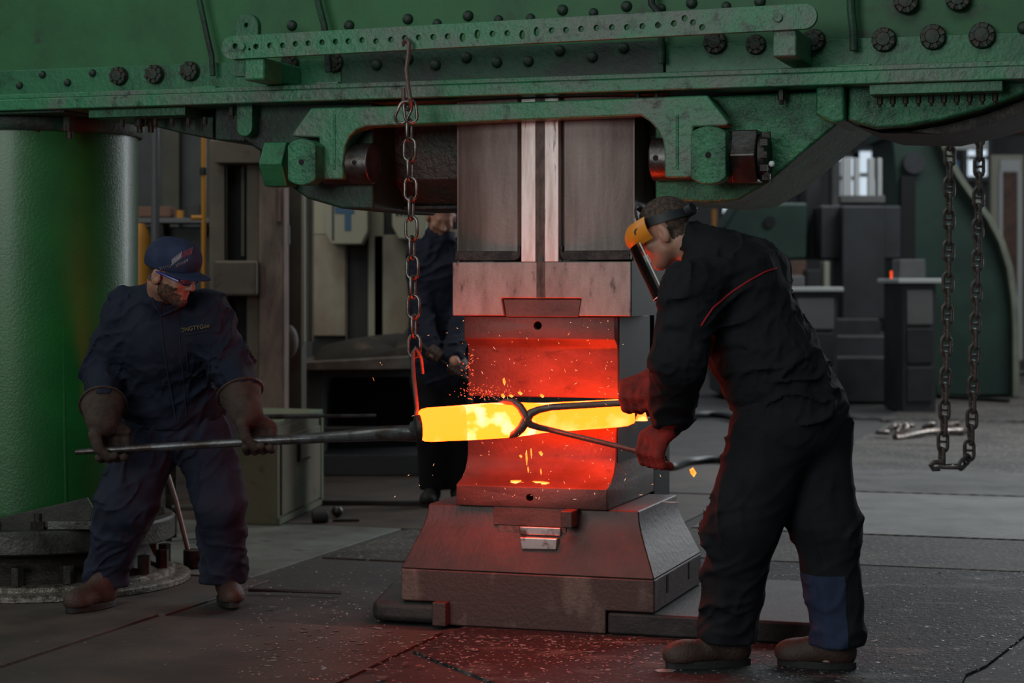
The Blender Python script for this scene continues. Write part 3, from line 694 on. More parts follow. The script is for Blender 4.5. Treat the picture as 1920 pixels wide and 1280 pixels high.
obj('split_pin', MB(PM).tube([(Uo(1436,.0), -.02, Zo(1436,325,0)), (Uo(1444,0), -.03, Zo(1444,336,0)), (Uo(1451,0), -.03, Zo(1451,343,0))], .004, 6), M['iron'], t)
obj('centre_bore', mbP().cyl((Uo(1229,.03), .0295, z_), (Uo(1229,.03), .05, z_), .011, n=12), M['hole'], t)

# ================================================================ MAIN BEAM
zfb = Zo(960, 178, 0); zft = Zo(960, 144, 0)
bm_ = thing('press_beam', 'long riveted green plate girder running across the top of the picture', 'girder', PR(0, .3, zfb))
U0, U1 = -3.1, 2.6
obj('lower_flange', mbP().box(U0, U1, 0, .75, zfb, zft-.022), M['green_worn'], bm_, bevel=.006)
obj('flange_lip', mbP().box(U0, U1, .016, .75, zft-.021, zft), M['green_worn'], bm_, bevel=.004)
obj('web_plate', mbP().box(U0, U1, .22, .26, zft, zft+1.0), M['green_web'], bm_)
zs = zft+.125
uq0, uq1 = Uo(640, .19), Uo(1245, .19)
obj('angle_strip', mbP().box(U0, uq0-.004, .195, .222, zft, zs), M['green'], bm_, bevel=.004)
obj('angle_strip', mbP().box(uq1+.004, U1, .195, .222, zft, zs), M['green'], bm_, bevel=.004)
obj('cover_strip', mbP().box(uq0, uq1, .185, .222, zft, zs+.02), M['green_dark'], bm_, bevel=.004)
# flange splice marks: short butt plates
for px in (912, 1085): pass
# rivets: shared mesh
rv = MB().rings([[(r*math.cos(a*2*PI/14), -y, r*math.sin(a*2*PI/14)) for a in range(14)] for r, y in ((.024,0),(.0235,.008),(.020,.015),(.012,.020),(.004,.0215))]).mesh('rivet'); rv.shade_smooth(); rv.materials.append(M['rivet'])
def rivet(px, py, v, s=1.0):
    u_, z_ = UV(px, py, v); inst('rivet', rv, PM @ Matrix.Translation((u_, v, z_)) @ Matrix.Scale(s, 4), bm_)
for x, y in ((548,48),(655,48),(765,36),(878,30),(1055,19),(1175,12),(1297,6),(1425,3),(820,44),(935,37),(995,34),(1113,24),(1240,16),(1362,12)): rivet(x, y, .22, .95 if (x not in (820,935,995,1113,1240,1362)) else .8)
for x, y in ((707,122),(766,111),(817,122),(875,108),(932,117),(991,115),(1050,95),(1111,107),(1170,90)): rivet(x, y, .185, .95)
for x, y in ((37,160),(80,140),(127,155),(174,137),(-10,146)): rivet(x, y, .195, .72)
for x, y in ((1640,-20),): rivet(x, y, .22)
rivet(1919, 52, .195, 1.0)
# castellated nuts with locking wire
def cast_nut_mesh():
    mb = MB(); n = 24; R0 = .043
    mb.rings([[(r*math.cos(a*2*PI/n), -y, r*math.sin(a*2*PI/n)) for a in range(n)] for r, y in ((R0*1.05,0),(R0*1.05,.006),(R0,.008),(R0*.98,.024),(R0*.9,.028),(R0*.62,.030),(R0*.55,.038),(R0*.2,.040))])
    for k in range(8):
        a = 2*PI*k/8; c, s_ = math.cos(a), math.sin(a)
        T = Matrix.Translation((R0*.78*c, -.031, R0*.78*s_)) @ Matrix.Rotation(-a, 4, 'Y')
        mb.box(-.008, .008, -.006, .006, -.0055, .0055, T)
    return mb.mesh('castle_nut')
cn = cast_nut_mesh(); cn.shade_smooth(); cn.set_sharp_from_angle(angle=.6); cn.materials.append(M['bolt'])
for x, y, s_ in ((225,143,.92),(292,140,.94),(358,134,.96),(545,120,.9),(630,118,.9),(1342,80,1.05),(1418,84,.9),(1527,76,1.0),(1658,75,1.06),(1750,70,1.1),(1842,67,1.12),(1700,3,1.08),(1797,-2,1.08)):
    v = .195; u_, z_ = UV(x, y, v); inst('castle_nut', cn, PM @ Matrix.Translation((u_, v, z_)) @ Matrix.Rotation(random.uniform(0,6), 4, 'Y') @ Matrix.Scale(s_, 4), bm_)
# stiffener pipes on the web
def webpipe(pts, r, foot=None):
    q = [PR(UV(x, y, .15)[0], .15, UV(x, y, .15)[1]) for x, y in pts]
    o = obj('drain_pipe', MB().tube(q, r, 10), M['green_dark'], bm_)
    if foot: 
        x, y, hw = foot; u_, z_ = UV(x, y, .12); obj('pipe_foot', mbP().box(u_-hw, u_+hw, .08, .19, zft, zft+.014), M['green_worn'], bm_, bevel=.003)
webpipe([(366,-40),(376,10),(390,75),(397,105),(399,142)], .012, (390,150,.055)); webpipe([(588,-40),(598,10),(608,48),(614,100),(616,135)], .014, (620,145,.05))
webpipe([(1219,-40),(1222,8),(1238,28),(1240,70),(1240,118)], .014); webpipe([(1594,-40),(1596,20),(1600,55),(1601,95)], .017, (1602,98,.064))
# stiffener flat bars rising behind the pipes
# plates hanging under the flange
obj('packing_plate', mbP().box(Uo(168,.06), Uo(349,.06), .05, .5, Zo(349,216,.06), zfb-.001), M['green'], bm_, bevel=.003)
obj('packing_plate', mbP().box(Uo(1630,.02), Uo(1880,.02), .015, .5, Zo(1700, 176, .02), zfb-.001), M['green'], bm_, bevel=.003)
obj('flange_step', mbP().box(U0, Uo(113,.0), .03, .6, zfb-.012, zfb), M['green_dark'], bm_, bevel=.003)
hb = MB().cyl((0,0,0), (0,0,.03), .011, n=6).cyl((0,0,-.012), (0,0,.001), .006, n=8).mesh('hanging_bolt'); hb.materials.append(M['bolt'])
for k in range(6):
    u_ = Uo(230+k*31, .12); inst('hanging_bolt', hb, PM @ Matrix.Translation((u_, .12, Zo(300, 222, .12)-.03)), bm_)
for k in range(10):
    u_ = Uo(1650+k*24, .12); inst('hanging_bolt', hb, PM @ Matrix.Translation((u_, .12, Zo(1750, 180, .12)-.025)), bm_)
for px, s_ in ((69,2.6),(130,2.6),(262,2.2),(283,2.2),(455,1.3),(492,1.3),(1208,1.0),(1243,1.0),(1474,1.4)):
    u_ = Uo(px, .2); inst('hanging_bolt', hb, PM @ Matrix.Translation((u_, .1 if px > 400 else .2, zfb-.03*s_)) @ Matrix.Scale(s_, 4), bm_)
# bracket castings below the flange, left and right
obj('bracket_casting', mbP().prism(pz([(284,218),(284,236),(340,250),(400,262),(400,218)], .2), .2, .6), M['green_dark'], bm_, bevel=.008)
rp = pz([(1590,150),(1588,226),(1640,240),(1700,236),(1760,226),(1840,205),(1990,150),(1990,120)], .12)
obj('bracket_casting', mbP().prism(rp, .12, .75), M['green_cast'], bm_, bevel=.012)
rp = pz([(1592,229),(1645,244),(1760,246),(1850,226),(1990,182),(1990,152),(1840,208),(1760,229),(1700,239),(1640,243)], .05)
obj('rusty_skid', mbP().prism(rp, .22, .9), M['iron'], bm_, bevel=.008)
# small hardware on the flange top
# perforated bar on its brackets
vb = -.17
PB = thing('perforated_bar', 'long green perforated flat bar bolted along the front of the girder', 'bar', PR(0, vb, Zo(960, 90, vb)))
A0, A1 = UV(437, 90, vb), UV(1509, 31, vb); hh = .0455
ang = math.atan2(A1[1]-A0[1], A1[0]-A0[0]); LB = math.hypot(A1[0]-A0[0], A1[1]-A0[1])
TB = PM @ Matrix.Translation((A0[0], vb, A0[1])) @ Matrix.Rotation(-ang, 4, 'Y')
def px2s(px): return (UV(px, 60, vb)[0]-A0[0])/math.cos(ang)
outl = arcpts(LB, 0, hh, -90, 90, 10)+arcpts(0, 0, hh, 90, 270, 10)
holes = []
for x, y in ((443,87),(470,93),(482,88),(508,86),(532,86),(556,83),(580,82),(606,80),(631,79),(655,78),(681,76),(707,78),(735,75),(761,72),(787,71),(814,70),(841,69),(869,71),(897,65),(925,64),(953,63),(981,66),(1008,60),(1036,58),(1063,57),(1091,55),(1120,53),(1149,52),(1177,52),(1206,50),(1235,48),(1265,45),(1285,35),(1301,43),(1318,52)):
    u_, z_ = UV(x, y, vb); du, dz = u_-A0[0], z_-A0[1]
    holes.append((du*math.cos(ang)+dz*math.sin(ang), max(-.022, min(.026, -du*math.sin(ang)+dz*math.cos(ang))), (.0065 if x == 470 else .0125), 1.5 if x in (869,897,981,1008) else 1.0))
def plate_with_holes(outline, holes, thick):
    cu = bpy.data.curves.new('plate', 'CURVE'); cu.dimensions = '2D'; cu.fill_mode = 'BOTH'; cu.extrude = thick/2; cu.bevel_depth = .0015; cu.bevel_resolution = 0
    def spl(pts):
        sp = cu.splines.new('POLY'); sp.points.add(len(pts)-1); sp.use_cyclic_u = True
        for p, q in zip(sp.points, pts): p.co = (q[0], q[1], 0, 1)
    spl(outline)
    for x, z, r, e in holes: spl([(x+r*math.cos(2*PI*i/14), z+r*e*math.sin(2*PI*i/14)) for i in range(14)])
    ob = bpy.data.objects.new('plate', cu); C.objects.link(ob); bpy.context.view_layer.update()
    me = bpy.data.meshes.new_from_object(ob.evaluated_get(bpy.context.evaluated_depsgraph_get())); bpy.data.objects.remove(ob); return me
me = plate_with_holes(outl, holes, .022)
me.transform(TB @ Matrix.Rotation(PI/2, 4, 'X')); me.materials.clear()
link_mesh('flat_bar', me, M['green_worn'], PB, smooth=30)
for px, py in ((457, 88), (1460, 34)):
    u_, z_ = UV(px, py, vb); obj('bolt_head', mbP().cyl((u_, vb-.024, z_), (u_, vb, z_), .017, n=6 if px < 900 else 16), M['green_worn'], PB, bevel=.002)
# left lug standing behind the bar, with a hole, and the two spacer blocks below
u_, z_ = UV(465, 50, vb+.03); lg = plate_with_holes(arcpts(0, 0, .050, 0, 180, 12)+[(-.050,-.20),(.050,-.20)], [(0, .004, .011, 1)], .03)
lg.transform(PM @ Matrix.Translation((u_, vb+.03, z_)) @ Matrix.Rotation(PI/2, 4, 'X')); lg.materials.clear(); link_mesh('end_lug', lg, M['green'], PB, smooth=30)
u_, z_ = UV(470, 122, -.2); obj('spacer_block', mbP().box(u_-.045, u_+.045, vb+.0, .19, zft+.002, Zo(470, 106, -.2)), M['green_worn'], PB, bevel=.012, bseg=3)
u_, z_ = UV(1467, 80, -.2); obj('spacer_block', mbP().box(u_-.045, u_+.045, vb+.012, .19, Zo(1467, 104, -.2), Zo(1467, 50, -.2)), M['green_worn'], PB, bevel=.008)

# ================================================================ BILLET, CHAIN, TONGS, BAR
Bl = PR(UV(789, 797, -.26)[0], -.26, UV(789, 797, -.26)[1]); Br = PR(UV(1182, 762, .17)[0], .17, UV(1182, 762, .17)[1])
Br.z = zdt+.056; 
d = (Br-Bl); Lb = d.length; dx = d.normalized()
side = Vector((-dx.y, dx.x, 0)).normalized(); up = dx.cross(side).normalized()
if up.z < 0: up = -up
def blt(t, a, bz): return Bl+dx*(t*Lb)+side*a+up*bz
def sq(t, wh, hh_, p=4.5, n=28, jit=.0):
    out = []
    for i in range(n):
        a = 2*PI*i/n; c, s_ = math.cos(a), math.sin(a)
        q = (abs(c)**p+abs(s_)**p)**(-1/p); out.append(blt(t, c*q*wh, s_*q*hh_))
    return out
prof = [(-.004,.030,.035),(0,.052,.054),(.012,.062,.061),(.04,.066,.064),(.15,.067,.066),(.3,.068,.068),(.42,.070,.067),(.50,.074,.062),(.56,.078,.057),(.66,.080,.055),(.8,.080,.054),(.93,.078,.053),(.97,.074,.050),(1.0,.062,.042),(1.004,.04,.028)]
secs = [sq(t, a, b_) for t, a, b_ in prof]
dense = []
for i in range(len(secs)-1):
    kk = 1 if i < 3 else 3
    for j in range(kk): dense.append([secs[i][q].lerp(secs[i+1][q], j/kk)+Vector((random.uniform(-1,1), random.uniform(-1,1), random.uniform(-1,1)))*.0006 for q in range(28)])
dense.append(secs[-1])
bil = obj('billet', MB().rings(dense), M['billet_hot'], label='glowing yellow-hot steel billet squeezed between the two dies', cat='billet', smooth=60)
bil.data.materials.append(M['billet_cool'])
for p in bil.data.polygons:
    c = p.center+WL[bil.name]; t = (c-Bl).dot(dx)/Lb
    if t < .19 or (t > .52 and (c-Bl-dx*t*Lb).dot(up) < .045): p.material_index = 1
# porter bar held by the left man
A = P(142, 847, 7.98); B_ = P(500, 826, 7.98); Cc = P(640, 818, 7.95); Dd = P(780, 812, (Bl.y+.02)); E = blt(0.0, 0, -.012)
E = E-dx*.012
pb = thing('porter_bar', 'long grey steel bar held by the left worker and running to the billet', 'bar', (A+E)/2-Vector((0,0,.03)))
obj('bar_shaft', MB().tube([A, A.lerp(B_,.3), A.lerp(B_,.7), B_, Cc, Dd+Vector((-.10,0,.0)), Dd, E], [.011,.016,.0175,.019,.023,.030,.034,.040], 8), M['bar'], pb, smooth=50)
obj('end_collar', MB().cyl(E-dx*.012, E+dx*.010, .050, .055, n=24), M['iron'], pb, bevel=.004)
# hanging chain
hc = UV(762, 75, vb)
cpx = Uo(768, vb-.02)
CH = thing('sling_chain', 'steel sling chain hanging from the perforated bar in front of the ram', 'chain', PR(cpx, vb, Zo(775, 660, vb)))
lm = chain_link_mesh(.102, .060, .0062)
ptop = PR(Uo(767, vb), vb, Zo(767, 226, vb)); pbot = PR(Uo(777, vb), vb, Zo(777, 662, vb))
run_chain(CH, lm, [ptop, pbot], .0765, M['chain'], roll0=YAW*-1+PI/2)
# doubled links at the top
for px, py, ry in ((757, 212, .45), (768, 210, -.12)):
    inst('link', lm, PM @ Matrix.Translation((Uo(px, vb-.03), vb-.02-(.012 if px < 760 else 0), Zo(px, py, vb))) @ Matrix.Rotation(ry, 4, 'Y') @ Matrix.Rotation(.35, 4, 'Z'), CH)
hp = [(758,92,.0),(757,80,-.012),(762,73,-.03),(767,80,-.05),(766,100,-.05),(762,130,-.05),(765,160,-.05),(769,185,-.05),(771,198,-.03),(766,206,-.01),(759,203,.0),(757,192,.0),(756,165,-.0)]
hk = [PR(Uo(x, vb+dv), vb+dv, Zo(x, y, vb+dv)) for x, y, dv in hp]
obj('hanger_hook', MB().tube(hk, .0085, 10), M['tongs'], label='dark S-shaped rod hook in a hole of the perforated bar, carrying the chain', cat='hook')
hp = [(793,700,.02),(790,672,.0),(785,660,-.02),(779,652,-.03),(775,660,-.03),(774,680,-.03),(776,710,-.03),(780,745,-.03),(782,765,-.03),(779,785,-.03),(778,798,-.02),(782,806,.02),(790,800,.06),(790,782,.06),(785,772,.0)]
hk = [PR(Uo(x, vb+dv), vb+dv, Zo(x, y, vb+dv)) for x, y, dv in hp]
obj('billet_hook', MB().tube(hk, [.006,.007]+[.0085]*13, 10), M['tongs'], label='long red-lit hook rod from the chain looped round the end of the billet', cat='hook')
# tongs
tg = thing('forging_tongs', 'long two-handled forging tongs gripping the middle of the billet', 'tongs', PR(Uo(985,-.1), -.1, Zo(985, 850, -.1)))
def onb(px, py, off=0.0):                        # picture point carried to the plane of the billet's near side
    n = -side if side.y > 0 else side; q = Bl+n*(.085+off)
    dd = Vector(((px-960)/FPX, 1, -(py-HOR)/FPX)); t = (q-Vector((0,0,CZ))).dot(n)/dd.dot(n); return Vector((0,0,CZ))+dd*t
Hf, Hn = P(1222, 752, 7.45), P(1246, 858, 7.10)
j1 = [onb(938, 756, -.10), onb(948, 753, -.04), onb(963, 753, .0), onb(975, 762, .012), onb(984, 777, .018), onb(990, 790, .022)]
j2 = [onb(944, 814, -.10), onb(957, 816, -.04), onb(968, 812, .0), onb(978, 802, .012), onb(984, 792, .018), onb(989, 782, .022)]
h1 = [onb(995, 796, .024), onb(1010, 801, .028), onb(1030, 805, .034)]      # lower handle starts at the pivot
h2 = [onb(996, 774, .024), onb(1010, 768, .028), onb(1035, 763, .034)]
def endto(a, b, n=3): return [a.lerp(b, i/n) for i in range(1, n+1)]
obj('tong_arm', MB().tube(j1+h1+endto(h1[-1], Hn), [.009,.013,.016,.0175,.019,.020,.017,.0145,.0135,.013,.0125,.012], 10, flat=.8), M['tongs'], tg, smooth=60)
obj('tong_arm', MB().tube(j2+h2+endto(h2[-1], Hf), [.009,.013,.016,.0175,.019,.020,.017,.0145,.0135,.013,.0125,.012], 10, flat=.8), M['tongs'], tg, smooth=60)
pc = onb(988, 786, .02); nn = (-side if side.y > 0 else side)
obj('pivot_rivet', MB().cyl(pc-nn*.02, pc+nn*.022, .013, n=14), M['tongs'], tg, bevel=.003)
# glowing scale on the dies, sparks
def flake_mesh(s, th=.15):
    n = random.randint(5, 7); a0 = random.uniform(0, 6)
    pts = [(math.cos(a0+2*PI*i/n)*s*random.uniform(.6,1.1), math.sin(a0+2*PI*i/n)*s*random.uniform(.4,.8)) for i in range(n)]
    return MB().slab(pts, 0, s*th).mesh('flake')
for x, y, v, s_, wh in ((972,893,.14,.028,'leftmost of the four, broad'),(1010,895,.12,.030,'largest, third from the left'),(1025,897,.13,.022,'rightmost of the four'),(985,889,.15,.016,'smallest, second from the left')):
    u_ = Uo(x, v); me = flake_mesh(s_); me.materials.append(M['ember'])
    inst('glowing_scale', me, PM @ Matrix.Translation((u_, .095+random.uniform(0,.02), zf1+.014)) @ Matrix.Rotation(.25, 4, 'X'), label='glowing scale flake on the lower die foot, '+wh, cat='scale flake', group='glowing scale on the lower die foot')
for x, y, s_ in ((1062,781,.02),(1090,776,.028),(1130,770,.025),(1150,775,.03),(1175,778,.02),(1110,783,.015)):
    u_, v_ = Uo(x, .3), .24+random.uniform(0,.12); me = flake_mesh(s_, .2); me.materials.append(M['ember'] if random.random() < .4 else M['die'])
    inst('hot_scale', me, PM @ Matrix.Translation((u_, v_-.02, zdt+.001)), label='small flake of hot scale lying on top of the lower die', cat='scale flake', group='hot scale on the lower die top')
for i, (x, y, r_) in enumerate(((1203, 772, .022),)):
    c = PR(Uo(x,.5), .5, zdt); obj('glowing_stub', MB().rings([[c+Vector((.026*math.cos(a)*(1-.0*k)*f, .02*math.sin(a)*f, h_)) for a in [2*PI*i_/8 for i_ in range(8)]] for k, (f, h_) in enumerate(((1,.001),(.8,.02),(.45,.045)))]), M['ember'], label='small glowing orange lump on the die corner beside the far glove', cat='hot lump')
# falling shards
for x, y, dx_, dy_, v in ((987,858,4,24,0),(996,850,3,16,.02),(976,855,6,5,0),(1014,850,8,8,.05),(990,880,3,10,.03),(1014,884,3,10,.05),(1299,885,12,14,-.4),(945,715,6,12,.05),(943,742,8,8,.0),(975,737,10,6,.06),(1016,742,9,6,.08),(958,742,10,5,.05)):
    u_, z_ = UV(x, y, v); s_ = 7.8/FPX; a = MB(PM).prism([(u_-dx_*s_*.5, z_+dy_*s_*.3), (u_, z_+dy_*s_*.6), (u_+dx_*s_*.5, z_-dy_*s_*.1), (u_+dx_*s_*.15, z_-dy_*s_*.6), (u_-dx_*s_*.3, z_-dy_*s_*.2)], v, v+.004)
    lab = ('orange glowing shard flying past the right-hand worker’s knee', 'shard') if x == 1299 else (('glowing shard of scale flying up above the billet', 'shard') if y < 800 else ('glowing shard of scale falling below the billet', 'shard'))
    obj('flying_shard', a, M['ember'], label=lab[0], cat=lab[1], group=None if x == 1299 else ('shards flying up from the billet' if y < 800 else 'shards falling from the billet'))
def streaks(name, n, fn, m, label):
    mb = MB()
    for _ in range(n):
        x, y, v, l, w_ = fn(); u_, z_ = UV(x, y, v); c = PR(u_, v, z_)
        d_ = Vector((random.gauss(0,1), random.gauss(0,.5), random.gauss(0,1)+.3)).normalized()
        mb.tube([c-d_*l/2, c, c+d_*l/2], [w_*.3, w_, w_*.3], 4)
    obj(name, mb, m, label=label, cat='sparks', kind='stuff')
streaks('sparks', 170, lambda: (random.uniform(900,1150) if random.random()<.7 else random.uniform(680,1260), random.uniform(600,940), random.uniform(-.3,.12), abs(random.gauss(.002,.006))+.002, .0006), M['spark'], 'fine bright sparks scattered in the air around the billet')
def rs_():
    if random.random() < .75: return random.gauss(905,32), 742-abs(random.gauss(0,14))+ (random.random()*8), random.uniform(-.02,.15), random.uniform(.003,.009), random.uniform(.001,.0022)
    return random.gauss(878,8), random.uniform(640,735), random.uniform(.0,.15), random.uniform(.005,.014), random.uniform(.0012,.0024)
streaks('red_sparks', 150, rs_, M['spark_red'], 'cluster of red sparks rising off the top of the billet')

# ================================================================ LEFT COLUMN, ROD AND RAILS
cx, cyy = P(62, 600, 9.15).x, 9.15; RC = .475
lc = thing('press_column', 'thick glossy green cylinder column at the far left with weld seam', 'column', (cx, cyy, .30))
zct = zfb-.07
obj('column_shell', MB().lathe([(RC, .30), (RC, zct)], (cx, cyy, 0), 96), M['green_col'], lc, smooth=60)
obj('column_cap', MB().lathe([(RC+.02, zct), (RC+.03, zct+.02), (RC+.03, zct+.055)], (cx, cyy, 0), 64), M['green_dark'], lc)
sx = P(118, 600, 8.72); a = math.asin((P(120,600,8.7).x-cx)/RC)
obj('weld_seam', MB().tube([(cx+RC*math.sin(a-.02*0)*1.002+ (0.03*(1-t)-.03), cyy-RC*math.cos(a)*1.002, .32+t*(zct-.32)) for t in [i/12 for i in range(13)]][::-1], .007, 8), M['green_col'], lc)
fl2 = thing('column_flange', 'pair of heavy round steel flanges with nuts at the foot of the green column', 'flange', (cx, 9.15, 0))
Rf = .645
obj('lower_ring', MB().lathe([(Rf+.05, .001), (Rf+.05, .022), (Rf+.035, .030), (Rf, .032), (.3, .032)], (cx+.02, 9.15, 0), 96), M['ring_edge'], fl2)
obj('inner_ring', MB().lathe([(Rf-.02, .031), (Rf-.02, .052), (Rf-.035, .06), (.3, .06)], (cx+.02, 9.15, 0), 96), M['ring_edge'], fl2)
obj('pit_collar', MB().lathe([(Rf-.05, .06), (Rf-.10, .10), (Rf-.14, .19), (.3, .19)], (cx, 9.15, 0), 64), M['ring_dark'], fl2)
obj('upper_ring', MB().lathe([(Rf-.01, .192), (Rf, .20), (Rf, .285), (Rf-.012, .295), (.3, .295)], (cx, 9.15, 0), 96), M['ring'], fl2)
nutm = MB().cyl((0,0,0), (0,0,.035), .034, n=6).cyl((0,0,.035), (0,0,.07), .019, n=12).mesh('nut'); nutm.materials.append(M['ring_dark'])
for k in range(18):
    a = 2*PI*k/18+.1
    inst('nut', nutm, Matrix.Translation((cx+.565*math.cos(a), 9.15+.565*math.sin(a), .296)) @ Matrix.Rotation(random.random(), 4, 'Z'), fl2)
nut2 = MB().cyl((0,0,0), (0,0,.08), .03, n=6).mesh('stud'); nut2.materials.append(M['ring_dark'])
for k in range(18):
    a = 2*PI*k/18+.3
    inst('stud', nut2, Matrix.Translation((cx+.60*math.cos(a), 9.15+.60*math.sin(a), .061)) @ Matrix.Rotation(random.random(), 4, 'Z'), fl2)
# slanted guard plate and angle pieces on the flange
q = [P(-30, 978, 8.62), P(34, 962, 8.62), P(165, 932, 8.62), P(175, 950, 8.62), P(172, 975, 8.62), P(10, 1000, 8.62), P(-30, 1004, 8.62)]
obj('guard_plate', MB().prism([(p.x, p.z) for p in q], 8.60, 8.625), M['block'], label='grey slanted steel plate leaning against the foot of the green column', cat='steel plate', bevel=.004)
q = P(60, 985, 8.6); b = MB().box(q.x+.08, q.x+.25, 8.55, 8.6, .3, .35); 
obj('steel_offcut', MB().box(q.x+.07, q.x+.30, 8.58, 8.66, .297, .335), M['ring'], label='short flat steel offcut lying on the column flange', cat='offcut', bevel=.004)
# sledge hammer standing on its head between the left man's legs
hm = thing('sledge_hammer', 'sledge hammer standing on its head, handle leaning, one edge lit red', 'hammer', P(362, 1066, 9.0))
p0 = FP(362, 1064); base = p0; hx = P(355, 1040, p0.y)
obj('hammer_head', MB().cyl((p0.x, p0.y, .0), (p0.x, p0.y, .088), .047, n=18), M['iron'], hm, bevel=.006)
obj('handle', MB().tube([P(355, 1042, p0.y), P(330, 940, p0.y+.05), P(305, 858, p0.y+.12), P(296, 825, p0.y+.15)], .012, 8), M['tongs'], hm)
# stool behind legs
st = thing('work_stool', 'small dark iron stand behind the left worker’s legs', 'stand', P(360, 990, 10.6))
sp = P(360, 990, 10.6); sp.z = 0; w_ = .13
obj('stand_top', MB().box(sp.x-w_, sp.x+w_, sp.y-.1, sp.y+.1, .40, .43), M['slate'], st)
for a in (-1, 1):
    for c in (-1, 1): obj('leg', MB().box(sp.x+a*w_*.85-.015, sp.x+a*w_*.85+.015, sp.y+c*.08-.015, sp.y+c*.08+.015, 0, .4), M['iron'], st)
obj('shelf', MB().box(sp.x-w_*.9, sp.x+w_*.9, sp.y-.08, sp.y+.08, .16, .175), M['beige_dk'], st)

# ================================================================ BACKGROUND LEFT
def bx(x0, y0, x1, y1, Y, dep, floor_=False, T=None):
    a, b = P(x0, y0, Y), P(x1, y1, Y); z0 = 0 if floor_ else b.z
    return MB().box(a.x, b.x, Y, Y+dep, z0, a.z)
# cabinet
Yc = 10.9
cb = thing('tool_cabinet', 'olive green steel tool cabinet standing behind the left worker', 'cabinet', FP(535, 980))
p1, p2, p3 = FP(520, 985), FP(604, 945), FP(462, 972)
ax = (p2-p1); az = (p3-p1); ax.z = az.z = 0
az = Vector((-ax.y, ax.x, 0)).normalized()*.42*1; az = Vector((-.30, .10, 0))*1.0
az = p3-p1; zt = P(522, 790, p1.y).z
def hexa(o, a, b, z0, z1): return [o+Vector((0,0,z0)), o+a+Vector((0,0,z0)), o+a+b+Vector((0,0,z0)), o+b+Vector((0,0,z0))], [o+Vector((0,0,z1)), o+a+Vector((0,0,z1)), o+a+b+Vector((0,0,z1)), o+b+Vector((0,0,z1))]
def slab4(o, a, b, z0, z1): 
    m_ = MB(); r0, r1 = hexa(o, a, b, z0, z1); return m_.rings([r0, r1])
bk = Vector((-.28, .42, 0))
az = Vector((-.26, .09, 0)); 
obj('cabinet_body', slab4(p1, ax, Vector((-.42,.16,0)), .0, zt-.03), M['cab'], cb, bevel=.006)
obj('cabinet_top', slab4(p1-ax*.02, ax*1.04, Vector((-.43,.165,0)), zt-.03, zt), M['cab_green'], cb, bevel=.004)
nrm = Vector((ax.y, -ax.x, 0)).normalized()
obj('door', slab4(p1+ax*.06+nrm*.012, ax*.86, -nrm*.011, .05, zt-.09), M['cab'], cb, bevel=.004)
obj('frame_edge', slab4(p1+ax*.93+nrm*.014, ax*.05, -nrm*.013, .02, zt-.05), M['cab_green'], cb)
obj('frame_edge', slab4(p1+nrm*.014, ax*.98, -nrm*.013, .005, .04), M['cab_green'], cb)
hz = P(550, 870, p1.y+.15).z
obj('latch_handle', slab4(p1+ax*.40+nrm*.03, ax*.22, -nrm*.02, hz-.01, hz), M['iron'], cb)
obj('latch_handle', slab4(p1+ax*.38+nrm*.03, ax*.03, -nrm*.02, hz-.01, hz+.11), M['iron'], cb)
# rod on the cabinet
r0_, r1_ = P(470, 779, p1.y+.2), P(705, 784, p1.y+.3); r0_.z = zt+.014; r1_.z = P(705, 784, p1.y+.3).z
r1_.z = zt+.014
obj('steel_rod', MB().tube([r0_, r0_.lerp(r1_,.55), r0_.lerp(r1_,.56), r1_], [.014,.014,.010,.009], 8), M['bar'], label='grey stepped steel rod lying across the cabinet top and sticking out right', cat='rod')
# round bars on the floor
g = thing('steel_slug', 'dark round steel slug lying on its side right of the cabinet foot', 'steel slug', FP(600, 978))
q = FP(598, 980); obj('slug_body', MB().cyl((q.x-.04, q.y, .036), (q.x+.05, q.y+.02, .036), .036, n=16), M['slate'], g, bevel=.006)
q = FP(632, 970); obj('steel_ball', MB().ball((q.x, q.y+.02, .034), .034, 10, sc=(1,1,1)), M['steelgrey'], label='rounded bright steel end piece on the floor right of the dark slug', cat='steel piece')
q = FP(650, 978); obj('short_pin', MB().tube([(q.x-.08, q.y, .008), (q.x+.07, q.y+.02, .008)], .008, 8), M['iron'], label='short thin pin lying on the floor beside the steel slugs', cat='pin')
# long bar on the floor behind cabinet
a, b = FP(604, 945), FP(808, 948); obj('floor_rail', MB().box(-1.0, 1.0, -.03, .03, 0, .028, T=Matrix.Translation(((a.x+b.x)/2, (a.y+b.y)/2, 0)) @ Matrix.Rotation(-YAW*.25, 4, 'Z') @ Matrix.Scale((b-a).length/2, 4, (1,0,0))), M['block'], label='flat steel rail lying on the floor between cabinet and dies', cat='rail', bevel=.004)
# tall machine columns
Yk = 12.6
mc = thing('portal_frame', 'tall olive and rosy steel portal frame behind the left worker', 'machine frame', FP(470, 915))
obj('front_column', bx(484, 250, 534, 900, Yk, .25, True), M['rosy'], mc, bevel=.02)
obj('left_column', bx(392, 262, 422, 900, Yk+.1, .2, True), M['beige'], mc, bevel=.01)
obj('top_beam', bx(402, 262, 490, 306, Yk-.05, .3), M['beige'], mc, bevel=.01)
obj('inner_column', bx(462, 306, 486, 900, Yk+.05, .2, True), M['beige'], mc, bevel=.01)
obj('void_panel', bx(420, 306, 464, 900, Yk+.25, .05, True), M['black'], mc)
obj('cross_box', bx(400, 488, 482, 555, Yk-.12, .3), M['beige'], mc, bevel=.02)
obj('inner_strip', bx(452, 306, 458, 480, Yk+.15, .05), M['beige_dk'], mc)
mc2 = thing('machine_column', 'dull olive machine column with a rounded grip left of the cream panels', 'machine column', FP(550, 915))
obj('column_body', bx(534, 345, 566, 900, Yk+.5, .3, True), M['beige_dk'], mc2, bevel=.01)
